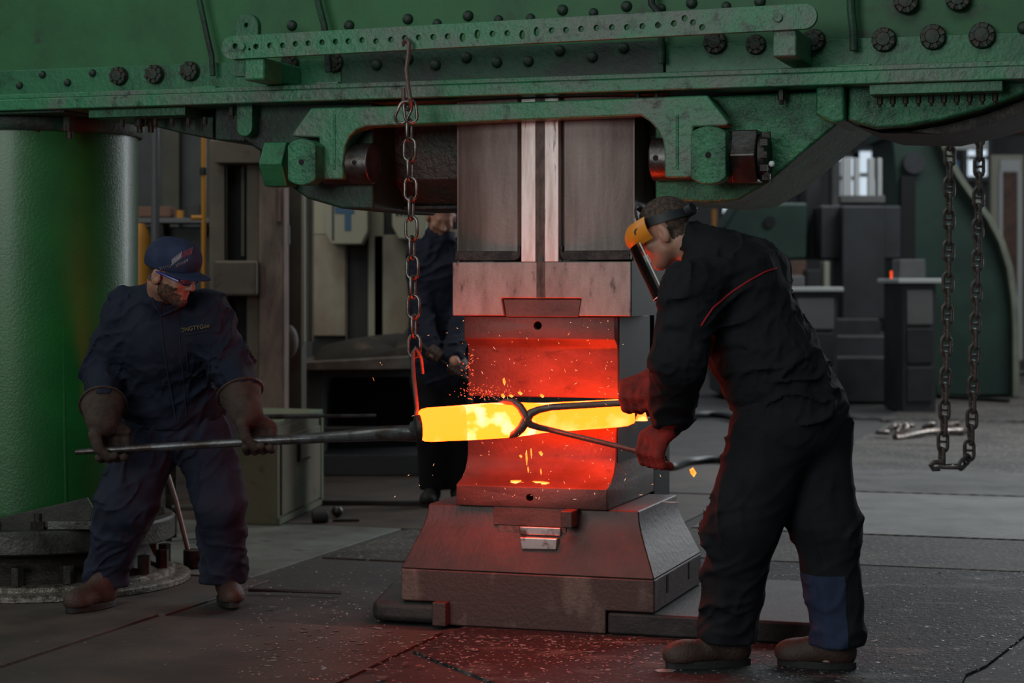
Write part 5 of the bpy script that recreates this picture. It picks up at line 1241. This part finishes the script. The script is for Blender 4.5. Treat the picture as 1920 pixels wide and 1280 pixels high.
# jacket
S = SDF(bx0, bx1, .0072)
S.cap(J['waist']+Vector((.02,0,-.03)), J['chest'], .165, .175, .0, n=dN, fl=1.22)
S.cap(J['pelv']+Vector((-.005,0,.03)), J['waist'], .176, .168, .05, n=dN, fl=1.2)
S.cap(J['chest'], J['neck']+Vector((.01,.0,-.01)), .16, .095, .07)
S.cap(P(1345,490,7.14), P(1418,512,7.24), .10, .12, .06)
S.cap(J['chest']+Vector((-.02,0,.0)), J['sL'], .12, .095, .06).cap(J['sL'], J['eL'], .100, .090, .05)
S.cap(J['eL'], J['wL']+Vector((.012,0,.045)), .090, .078, .035)
S.cap(J['chest'], J['sR'], .12, .10, .06).cap(J['sR'], J['eR'], .095, .080, .05).cap(J['eR'], J['wR']+Vector((.02,0,.02)), .078, .062, .03)
S.cap(J['neck']+Vector((.0,0,.0)), J['neck']+(hdR.translation-J['neck'])*.34+Vector((.016,0,.006)), .088, .078, .02)      # collar
S.cap(J['neck']-Vector((0,0,.03)), J['neck']+(hdR.translation-J['neck'])*.75, .070, .070, .004, op='s')
bd = Vector((.45,0,-.9)).normalized()
W = [((.4,.15,-.9), 17, 3.0, 1.0), ((.8,.2,-.55), 26, 2.6, .7), ((.1,.5,-.85), 40, 2.4, .35)]
S.disp(folds(.019, W, SEED)); SEED += 3.3
# hem and cuffs cut clean
hem = P(1480, 792, 7.09); S.plane(hem, (.10, .0, -.99), (( P(1320,0,7).x, 6.6, .5), (bx1[0], bx1[1], 1.2)))
cf = J['wL']+Vector((.008,0,.030)); S.plane(cf, (J['wL']-J['eL']), (cf-Vector((.14,.14,.12)), cf+Vector((.14,.14,.03))))
cf = J['wR']+Vector((.02,0,.02)); S.plane(cf, (J['wR']-J['eR']), (cf-Vector((.12,.12,.10)), cf+Vector((.05,.12,.05))))
jk = sdf_obj('jacket', S, M['cloth_black'], man, smooth_it=1)
tree = bvh_of(jk); pts = []
for i in range(25):
    t = i/24
    q = [(1314,611),(1335,578),(1368,550),(1408,524),(1436,509),(1456,503)]; f = t*5; j = min(int(f), 4); f -= j
    x = q[j][0]*(1-f)+q[j+1][0]*f; y = q[j][1]*(1-f)+q[j+1][1]*f
    r = on_surface(tree, x, y)
    if r[0]: pts.append(r[0]+r[1]*.0015)
if len(pts) > 3: obj('piping', MB().tube(pts, .0032, 6), M['red_pipe'], jk, label='thin red piping across the shoulders')
# trousers
S = SDF(bx0, bx1, .0072)
S.cap(J['pelv'], J['pelv']+Vector((-.05,0,.10)), .160, .150, .0, n=dN, fl=1.15)
for h_, k_, a_, r in (('hL','kL','aL',(.150,.120,.088)), ('hR','kR','aR',(.134,.110,.088))):
    S.cap(J['pelv'], J[h_], .15, .14, .06); S.cap(J[h_], J[k_], r[0], r[1], .035); S.cap(J[k_], J[a_]-Vector((0,0,.0)), r[1], r[2], .05); S.cap(J[a_], J[a_]-Vector((0,0,.10)), r[2], r[2]*.95, .03)
W = [((.4,.15,-.9), 17, 3.0, 1.0), ((.8,.2,-.55), 26, 2.6, .7), ((.1,.5,-.85), 40, 2.4, .35)]
S.disp(folds(.018, [((.3,.1,-.95), 14, 3.0, 1.0), ((.75,.1,-.6), 22, 3, .8), ((.9,-.3,.1), 14, 5, .8)], SEED)); SEED += 2.1
S.disp(folds(.012, [((.1,.1,1), 24, 3, 1.0)], SEED), ((bx0[0], bx0[1], .0), (bx1[0], bx1[1], .28)))
S.plane((0,0,.085), (0,0,-1)); S.plane((J['aR'].x,0,.052), (0,0,-1))
tr = sdf_obj('trousers', S, M['cloth_black'], man, smooth_it=1)
Fi = lambda c: (960+c.x/c.y*FPX, HOR-(c.z-CZ)/c.y*FPX)
def patch(c, n):
    return c.z < P(0,1076,7.0).z and c.z > .06 and c.x > J['kR'].x-.20 and c.x < J['aR'].x+.012+(.30-c.z)*.02 and n.y < .15
shell('leg_patch', tr, patch, .002, M['cloth_patch'], tr)['label'] = 'faded blue patch on the lower trouser leg'
# shoes
shoe(P(1405, 1245, 7.10), P(1250, 1235, 7.02), man); hq = FP(1600, 1250); shoe((hq.x+.0, 7.01, 0), (hq.x-.26, 7.09, 0), man)
# gloves
for nm, wr, gp_, ax_, el, sg in (('near', J['wL'], gripN, axN, J['eL'], 1), ('far', J['wR'], gripF, axF, J['eR'], 1)):
    c = Vector(gp_); S = SDF(c-Vector((.14,.14,.14)), c+Vector((.20,.17,.26)), .004)
    hand(S, wr, gp_, ax_, sg, .012, sc=1.42)
    up_ = (Vector(el)-Vector(wr)).normalized()
    S.cap(wr, Vector(wr)+up_*.10, .040, .062, .02); S.disp(folds(.004, [((.3,.2,1), 40, 2.5, 1.0)], SEED))
    S.plane(Vector(wr)+up_*.085, up_, (c-Vector((.14,.14,.0)), c+Vector((.20,.17,.26))))
    sdf_obj('glove', S, M['glove_red'], man, smooth_it=1)
# face shield
fs = thing('face_shield', 'orange browed clear face shield worn by the bending man', 'face shield', hdR @ Vector((0, .1, -.1)))
def hb_(rx, ry, cy_off, z0, z1, a0, a1, th, n=28):
    mb = MB(hdR); vs = []; 
    for i in range(n+1):
        a = math.radians(a0+(a1-a0)*i/n)
        for r_, z in ((0, z0), (th, z0), (th, z1), (0, z1)): vs.append(((rx+r_)*math.sin(a), cy_off+(ry+r_)*math.cos(a), z+.018*math.cos(a)*(1 if True else 0)))
    fs_ = []
    for i in range(n):
        for k in range(4): fs_.append((i*4+k, i*4+(k+1) % 4, (i+1)*4+(k+1) % 4, (i+1)*4+k))
    fs_ += [(3,2,1,0), (n*4, n*4+1, n*4+2, n*4+3)]
    return mb.add(vs, fs_)
obj('head_band', hb_(.080, .101, -.018, .030, .062, 40, 320, .004), M['strap'], fs, smooth=40)
obj('crown_strap', MB(hdR).tube([(.084*math.cos(a), .052, .035+.098*math.sin(a)) for a in [PI*i/18 for i in range(19)]], .012, 8, flat=.3), M['strap'], fs)
q = hdR @ Vector((0, -.122, .030)); dk = (hdR.to_3x3() @ Vector((-.3,-1,0))).normalized()
obj('adjust_knob', MB(hdR).cyl((-.022,-.113,.030), (-.030,-.142,.030), .024, n=14), M['strap'], fs, bevel=.003)
for sx_ in (-1, 1): obj('side_knob', MB(hdR).cyl((sx_*.086, .062, .034), (sx_*.104, .064, .034), .015, n=12), M['strap'], fs, bevel=.002)
for sx_ in (-1, 1): obj('pivot_plate', MB(hdR).cyl((sx_*.080, .062, .034), (sx_*.088, .064, .034), .030, n=6), M['orange'], fs, bevel=.002)
# brow guard: bulging hood over the forehead
mb = MB(hdR); vs = []; fcs = []; nA, nB = 18, 7
for lay in (0, .004):
    for j in range(nB+1):
        t = j/nB; zz_ = .075-.085*t; rr = .088+.045*math.sin(PI*(.15+.62*t))-.006
        for i in range(nA+1):
            a = math.radians(-82+164*i/nA); vs.append(((rr*.93-lay)*math.sin(a), .005+(rr*1.12-lay)*math.cos(a), zz_))
nn_ = (nA+1)*(nB+1)
for lay in (0, 1):
    for j in range(nB):
        for i in range(nA):
            q_ = [lay*nn_+j*(nA+1)+i, lay*nn_+j*(nA+1)+i+1, lay*nn_+(j+1)*(nA+1)+i+1, lay*nn_+(j+1)*(nA+1)+i]; fcs.append(tuple(q_))
for i in range(nA): fcs += [(i, i+1, nn_+i+1, nn_+i), (nB*(nA+1)+i, nB*(nA+1)+i+1, nn_+nB*(nA+1)+i+1, nn_+nB*(nA+1)+i)]
for j in range(nB): fcs += [(j*(nA+1), (j+1)*(nA+1), nn_+(j+1)*(nA+1), nn_+j*(nA+1)), (j*(nA+1)+nA, (j+1)*(nA+1)+nA, nn_+(j+1)*(nA+1)+nA, nn_+j*(nA+1)+nA)]
obj('brow_guard', mb.add(vs, fcs), M['orange'], fs, smooth=50)
vz = bpy.data.materials.new('clear_visor'); vz.use_nodes = True; nt = vz.node_tree; nt.nodes.clear()
ou = nt.nodes.new('ShaderNodeOutputMaterial'); tp = nt.nodes.new('ShaderNodeBsdfTransparent'); gl = nt.nodes.new('ShaderNodeBsdfGlossy'); mxs = nt.nodes.new('ShaderNodeMixShader'); fr = nt.nodes.new('ShaderNodeFresnel')
fr.inputs[0].default_value = 1.35; gl.inputs['Roughness'].default_value = .08; tp.inputs[0].default_value = (.9,.92,.9,1)
nt.links.new(fr.outputs[0], mxs.inputs[0]); nt.links.new(tp.outputs[0], mxs.inputs[1]); nt.links.new(gl.outputs[0], mxs.inputs[2]); nt.links.new(mxs.outputs[0], ou.inputs[0])
mb = MB(hdR); vs = []; n = 20
for z in (.0, -.10, -.205):
    for lay in (0, .002):
        for i in range(n+1):
            a = math.radians(-62+124*i/n); vs.append(((.118-lay)*math.sin(a), .012+(.132-lay)*math.cos(a), z))
fcs = []; r_ = n+1
for k in range(2):
    for lay in (0, 1):
        for i in range(n): a_ = (k*2+lay)*r_+i; b2 = ((k+1)*2+lay)*r_+i; fcs.append((a_, a_+1, b2+1, b2))
for i in range(n): fcs += [(i, i+1, r_+i+1, r_+i), (4*r_+i, 4*r_+i+1, 5*r_+i+1, 5*r_+i)]
obj('visor', mb.add(vs, fcs), vz, fs, smooth=60)
for sx_ in (-1, 1):
    a = math.radians(62*sx_); x_, y_ = .118*math.sin(a), .012+.132*math.cos(a)
    obj('visor_edge', MB(hdR).tube([(x_, y_, -.002), (x_, y_, -.205)], .0028, 6), M['white_edge'], fs)
obj('visor_edge', MB(hdR).tube([(.118*math.sin(math.radians(a)), .012+.132*math.cos(math.radians(a)), -.205) for a in range(-62, 63, 6)], .002, 6), M['white_edge'], fs)

# ---------------------------------------------------------------- left-hand man with the bar
fw = Vector((.35, -.94, 0)).normalized(); lf = Vector((.94, .35, 0)).normalized()
hdL = frame(P(322, 513, 7.98), Vector((.86, -.40, -.34)), (.22, -.20, .95))
K = dict(neck=P(305, 575, 8.14), chest=P(312, 630, 8.22), waist=P(322, 735, 8.36), pelv=P(328, 795, 8.40),
         sA=P(238, 592, 8.20), eA=P(193, 700, 8.24), sB=P(386, 590, 8.14), eB=P(436, 695, 8.14),
         hA=P(282, 810, 8.40), kA=P(242, 935, 8.28), aA=P(200, 1070, 8.42), hB=P(376, 810, 8.42), kB=P(412, 940, 8.36), aB=P(422, 1070, 8.52))
axB = (B_-A).normalized(); gA = A+axB*.145; gB = A.lerp(B_, .955)
K['wA'] = gA+Vector((-.035, .0, .105)); K['wB'] = gB+Vector((-.045, .02, .10))
bx0 = (P(70,0,8.3).x, 7.6, -.02); bx1 = (P(560,0,8.3).x, 8.85, 1.62)
S = SDF(bx0, bx1, .007)
S.cap(K['pelv'], K['waist'], .13, .12, .05, n=lf, fl=1.2).cap(K['waist'], K['chest'], .12, .15, .06, n=lf, fl=1.2).cap(K['chest'], K['neck'], .12, .06, .06)
S.cap(K['neck'], hdL @ Vector((0,-.035,-.05)), .066, .060, .03)
for s_, e_, w_ in (('sA','eA','wA'), ('sB','eB','wB')): S.cap(K['chest'], K[s_], .08, .06, .04).cap(K[s_], K[e_], .055, .045, .03).cap(K[e_], K[w_], .044, .030, .02)
for h_, k_, a_ in (('hA','kA','aA'), ('hB','kB','aB')): S.cap(K['pelv'], K[h_], .10, .10, .05).cap(K[h_], K[k_], .095, .062, .03).cap(K[k_], K[a_], .06, .040, .02).cap(K[a_], K[a_]+Vector((0,-.02,-.09)), .032, .022, .02)
head_sdf(S, hdL)
manL = sdf_obj('person', S, M['skin2'], None, smooth_it=1)
setp(manL, 'person in navy work suit and cap leaning forward, holding the long bar', 'person')
hL_ = hdL.inverted()
def beard(c, n):
    q = hL_ @ c
    return abs(q.x) < .085 and q.z < -.028 and q.z > -.14 and q.y > -.004+max(0,(-.04-q.z))*.0 and (q.z < -.050-.25*(q.y-.05) or abs(q.x) > .052) and not (abs(q.x) < .024 and -.078 < q.z < -.05 and q.y > .06) and (q.x*q.x/.09**2+((q.z+.03)/.13)**2 < 1.3)
shell('beard', manL, beard, .0022, M['beard'], manL)
shell('hair', manL, lambda c, n: (lambda q: -.045 < q.z < .05 and q.y < -.035 and (q-Vector((0,-.02,0))).length < .14)(hL_ @ c), .0022, M['hair'], manL)
# boiler-suit jacket
S = SDF(bx0, bx1, .0075)
S.cap(K['waist'], K['chest'], .160, .165, .0, n=lf, fl=1.26).cap(K['pelv']+Vector((0,0,.02)), K['waist'], .165, .165, .05, n=lf, fl=1.25)
S.cap(K['chest'], K['neck']+Vector((0,.02,0)), .17, .11, .07)
for s_, e_, w_ in (('sA','eA','wA'), ('sB','eB','wB')):
    S.cap(K['chest']+Vector((0,.02,.03)), K[s_], .125, .092, .07).cap(K[s_], K[e_], .090, .082, .04).cap(K[e_], K[w_]+Vector((0,0,.05)), .078, .048, .03)
S.cap(K['neck']+Vector((0,.02,-.03)), K['neck']+(hdL.translation-K['neck'])*.30, .098, .092, .02)
S.cap(K['neck'], K['neck']+(hdL.translation-K['neck'])*.9, .070, .074, .004, op='s')
W = [((.4,.15,-.9), 17, 3.0, 1.0), ((.8,.2,-.55), 26, 2.6, .7), ((.1,.5,-.85), 40, 2.4, .35)]
S.disp(folds(.019, W, SEED)); SEED += 3.3
hem = P(330, 808, 8.3); S.plane(hem, (0, -.1, -1), ((P(205,0,8.3).x, 7.9, .6), (P(440,0,8.3).x, 8.85, 1.0)))
for e_, w_ in (('eA','wA'), ('eB','wB')):
    up_ = (K[w_]-K[e_]).normalized(); cf = K[w_]-up_*.108; S.plane(cf, up_, (cf-Vector((.12,.14,.12)), cf+Vector((.12,.14,.05))))
jl = sdf_obj('jacket', S, M['cloth_navy'], manL, smooth_it=1)
tree = bvh_of(jl)
def seam(name, P_, m, r, par, lab=None):
    pts = []
    for a, b in zip(P_, P_[1:]):
        for i in range(6):
            x = a[0]+(b[0]-a[0])*i/6; y = a[1]+(b[1]-a[1])*i/6; h_ = on_surface(tree, x, y)
            if h_[0]: pts.append(h_[0]+h_[1]*r*.35)
    if len(pts) > 2: obj(name, MB().tube(pts, r, 5), m, par, label=lab)
seam('front_placket', [(300,575),(306,650),(318,720),(332,800)], M['cloth_navy2'], .004, jl); seam('front_placket', [(334,590),(338,650),(345,720),(350,790)], M['cloth_navy2'], .003, jl)
seam('pocket_edge', [(348,640),(352,700),(372,706),(392,696),(394,630)], M['cloth_navy2'], .003, jl)
seam('pocket_edge', [(346,628),(370,624),(392,620)], M['cloth_navy2'], .003, jl)
seam('collar_edge', [(284,545),(290,572),(304,590),(330,578),(352,562)], M['cloth_navy2'], .006, jl)
# chest embroidery: gold letters on the pocket flap
h_ = on_surface(tree, 366, 614)
if h_[0]:
    cu = bpy.data.curves.new('txt', 'FONT'); cu.body = 'ONGTYGoo'; cu.shear = .2; cu.size = .024; cu.extrude = .0008; cu.align_x = 'CENTER'; cu.align_y = 'CENTER'
    ob = bpy.data.objects.new('txt', cu); C.objects.link(ob); bpy.context.view_layer.update()
    me = bpy.data.meshes.new_from_object(ob.evaluated_get(bpy.context.evaluated_depsgraph_get())); bpy.data.objects.remove(ob)
    n_ = h_[1]; x_ = (Vector((1,0,.22))-n_*n_.dot(Vector((1,0,.22)))).normalized(); y_ = n_.cross(x_)
    T = Matrix((x_, y_, n_)).transposed().to_4x4(); T.translation = h_[0]+n_*.007
    me.transform(T); me.materials.clear(); link_mesh('chest_lettering', me, M['stitch_gold'], jl, smooth=None)
# trousers
S = SDF(bx0, bx1, .0075)
S.cap(K['pelv'], K['pelv']+Vector((0,0,.12)), .150, .145, .0, n=lf, fl=1.22)
for h_, k_, a_, r in (('hA','kA','aA',(.140,.118,.085)), ('hB','kB','aB',(.128,.100,.085))):
    S.cap(K['pelv']+Vector((0,0,.03)), K[h_], .13, .13, .05); S.cap(K[h_], K[k_], r[0], r[1], .025); S.cap(K[k_], K[a_], r[1], r[2], .04); S.cap(K[a_], K[a_]-Vector((0,0,.08)), r[2], r[2]*.92, .03)
S.disp(folds(.018, [((.3,.1,-.95), 14, 3.0, 1.0), ((.75,.1,-.6), 22, 3, .8), ((.9,-.3,.1), 14, 5, .8)], SEED)); SEED += 2.1
S.disp(folds(.012, [((.1,.1,1), 24, 3, 1.0)], SEED), ((bx0[0], bx0[1], .0), (bx1[0], bx1[1], .32)))
S.plane((0,0,.078), (0,0,-1))
sdf_obj('trousers', S, M['cloth_navy2'], manL, smooth_it=1)
shoe(P(212, 1120, 8.42), P(128, 1148, 8.20), manL); shoe(P(424, 1110, 8.62), P(437, 1135, 8.33), manL)
for wr, gp_, ax_, el, sg in ((K['wA'], gA, axB, K['eA'], -1), (K['wB'], gB, axB, K['eB'], -1)):
    c = Vector(gp_); S = SDF(c-Vector((.16,.15,.14)), c+Vector((.16,.16,.32)), .0045)
    hand(S, wr, gp_, ax_, sg, .021, sc=1.36)
    up_ = (Vector(el)-Vector(wr)).normalized()
    S.cap(wr, Vector(wr)+up_*.02, .046, .066, .02).cap(Vector(wr)+up_*.02, Vector(wr)+up_*.15, .066, .096, .012)
    S.disp(folds(.004, [((.3,.2,1), 40, 2.5, 1.0)], SEED))
    S.plane(Vector(wr)+up_*.125, up_, (c-Vector((.16,.15,-.05)), c+Vector((.16,.16,.32))))
    gv = sdf_obj('glove', S, M['glove_tan'], manL, smooth_it=1)
    for t_, r_, q_ in ((.120, .095, .0045),):
        c_ = Vector(wr)+up_*t_; e1 = up_.orthogonal().normalized(); e2 = up_.cross(e1)
        obj('cuff_hem', MB().tube([c_+(e1*math.cos(a)+e2*math.sin(a))*r_ for a in [2*PI*i/24 for i in range(24)]], q_, 6, closed=True), M['leather'], gv)
# cap
cp = thing('baseball_cap', 'dark blue peaked cap with red and white embroidery on the left worker', 'cap', hdL @ Vector((0, 0, .03)))
c0 = hdL @ Vector((0, -.01, .05)); S = SDF(c0-Vector((.19,.19,.19)), c0+Vector((.19,.19,.19)), .004)
S.ell((0, -.018, .045), (.092, .112, .100), .0, hdL); S.ell((0, .045, .078), (.068, .055, .055), .05, hdL)
Fz = hdL.to_3x3() @ Vector((0, .12, -1)); S.plane(hdL @ Vector((0, 0, .022)), Fz); S.disp(folds(.003, [((.3,.9,.2), 22, 3, 1.0)], SEED))
crown = sdf_obj('crown', S, M['cap'], cp, smooth_it=1)
mb = MB(hdL); vs = []; n1, n2 = 20, 7
for lay in (0, -.005):
    for j in range(n2+1):
        t = j/n2
        for i in range(n1+1):
            a = math.radians(-72+144*i/n1); x = .090*math.sin(a)*(1-.02*t); y0_ = -.01+.108*math.cos(a); ext = .078*t*math.cos(a*.95)**.6
            vs.append((x, y0_+ext, .046-.28*x*x/.09-.12*ext+lay))
nn_ = (n1+1)*(n2+1); fcs = []
for lay in (0, 1):
    for j in range(n2):
        for i in range(n1): q_ = lay*nn_+j*(n1+1)+i; fcs.append((q_, q_+1, q_+n1+2, q_+n1+1))
for i in range(n1): fcs += [(n2*(n1+1)+i, n2*(n1+1)+i+1, nn_+n2*(n1+1)+i+1, nn_+n2*(n1+1)+i), (i, i+1, nn_+i+1, nn_+i)]
for j in range(n2): fcs += [(j*(n1+1), (j+1)*(n1+1), nn_+(j+1)*(n1+1), nn_+j*(n1+1)), (j*(n1+1)+n1, (j+1)*(n1+1)+n1, nn_+(j+1)*(n1+1)+n1, nn_+j*(n1+1)+n1)]
obj('brim', mb.add(vs, fcs), M['cap'], cp, smooth=60)
tree = bvh_of(crown)
def stitch(p0, p1, amp, n, m, r=.0016):
    pts = []
    for i in range(n*2+1):
        t = i/(n*2); x = p0[0]+(p1[0]-p0[0])*t; y = p0[1]+(p1[1]-p0[1])*t+(amp if i % 2 else -amp); h_ = on_surface(tree, x, y)
        if h_[0]: pts.append(h_[0]+h_[1]*.002)
    if len(pts) > 3: obj('embroidery', MB().tube(pts, r, 4), m, crown)
stitch((322,492), (340,478), 6, 9, M['stitch_white']); stitch((338,480), (360,470), 6, 8, M['stitch_red']); stitch((330,498), (352,488), 3, 8, M['stitch_white'], .0012); stitch((300,503),(322,498), 3, 6, M['stitch_white'], .001)
# safety glasses
sg_ = thing('safety_glasses', 'blue framed safety glasses under the cap brim', 'glasses', hdL @ Vector((0, .09, .01)))
for sx_ in (-1, 1):
    obj('temple', MB(hdL).tube([(sx_*.086, -.015, .012), (sx_*.084, .04, .010), (sx_*.072, .088, .006)], .0055, 6), M['goggle'], sg_)
    obj('lens', MB(hdL).tube([(sx_*.030+.028*math.cos(a), .103-.35*(sx_*.030+.028*math.cos(a))**2*8, .008+.019*math.sin(a)) for a in [2*PI*i/16 for i in range(16)]], .0035, 6, closed=True), M['goggle'], sg_)

# ---------------------------------------------------------------- third worker behind the dies
Yw = 12.3; sc_ = 1.0
G = dict(pelv=P(826, 700, Yw), waist=P(824, 620, Yw), chest=P(822, 520, Yw-.02), neck=P(826, 452, Yw-.04), sA=P(790, 478, Yw-.05), sB=P(872, 472, Yw+.05), eA=P(790, 570, Yw-.15), eB=P(868, 580, Yw-.1), wA=P(806, 655, Yw-.45), wB=P(848, 668, Yw-.50),
         hA=P(806, 712, Yw), hB=P(852, 712, Yw), kA=P(812, 820, Yw-.05), kB=P(858, 820, Yw), aA=P(812, 915, Yw), aB=P(858, 915, Yw+.05))
G['aA'].z = G['aB'].z = .09
hdW = frame(P(828, 408, Yw-.06), Vector((.15,-.8,-.5)), (.1,-.3,.9))
b0 = (P(740,0,Yw).x, Yw-.75, -.02); b1 = (P(930,0,Yw).x, Yw+.35, 1.95)
S = SDF(b0, b1, .010)
S.cap(G['pelv'], G['chest'], .12, .13, .05).cap(G['chest'], G['neck'], .10, .055, .05).cap(G['neck'], hdW @ Vector((0,-.03,-.05)), .06, .058, .03)
for s_, e_, w_ in (('sA','eA','wA'), ('sB','eB','wB')): S.cap(G['chest'], G[s_], .07, .055, .04).cap(G[s_], G[e_], .05, .042, .03).cap(G[e_], G[w_], .04, .03, .02).cap(G[w_], G[w_]+Vector((.02,-.07,-.03)), .032, .03, .02)
for h_, k_, a_ in (('hA','kA','aA'), ('hB','kB','aB')): S.cap(G['pelv'], G[h_], .1, .09, .05).cap(G[h_], G[k_], .085, .058, .03).cap(G[k_], G[a_], .055, .042, .02)
head_sdf(S, hdW); m3 = sdf_obj('person', S, M['skin'], None, smooth_it=1); setp(m3, 'blurred person in dark blue standing behind the press, face lit orange', 'person')
S = SDF(b0, b1, .010); S.cap(G['pelv'], G['chest'], .155, .165, 0, n=(1,0,0), fl=1.15).cap(G['chest'], G['neck'], .14, .09, .06)
for s_, e_, w_ in (('sA','eA','wA'), ('sB','eB','wB')): S.cap(G['chest'], G[s_], .10, .08, .05).cap(G[s_], G[e_], .075, .066, .04).cap(G[e_], G[w_], .066, .055, .03)
S.cap(G['neck'], G['neck']+Vector((0,-.04,.12)), .065, .07, .004, op='s')
S.disp(folds(.019, W, SEED)); SEED += 3.3; sdf_obj('jacket', S, M['cloth_navy'], m3, smooth_it=1)
S = SDF(b0, b1, .010); S.cap(G['pelv'], G['pelv']+Vector((0,0,.1)), .15, .14, 0)
for h_, k_, a_ in (('hA','kA','aA'), ('hB','kB','aB')): S.cap(G['pelv'], G[h_], .13, .12, .04).cap(G[h_], G[k_], .115, .10, .03).cap(G[k_], G[a_], .10, .085, .03)
S.plane((0,0,.09), (0,0,-1)); sdf_obj('trousers', S, M['cloth_black'], m3, smooth_it=1)
shoe(G['aA']+Vector((0,.08,0)), G['aA']+Vector((-.03,-.2,0)), m3, m='sole'); shoe(G['aB']+Vector((0,.08,0)), G['aB']+Vector((.03,-.2,0)), m3, m='sole')
S = SDF(G['wA']-Vector((.15,.25,.15)), G['wB']+Vector((.2,.15,.15)), .006)
lv = G['wA']+Vector((.03,-.07,-.03)); dv = Vector((.62,-.15,-.45)).normalized(); lw = lv+dv*.16; G['wB'] = lw+Vector((.03,.08,.06))
for w_, c_ in (('wA', lv), ('wB', lw)): hand(S, G[w_], c_, dv, 1, .012, sc=1.0)
sdf_obj('glove', S, M['leather'], m3, smooth_it=1)
obj('hand_rake', MB().tube([lv-dv*.12, lv, lw, lw+dv*.35], .014, 8), M['iron'], label='dark iron rod held by the blurred worker behind the press', cat='rod')
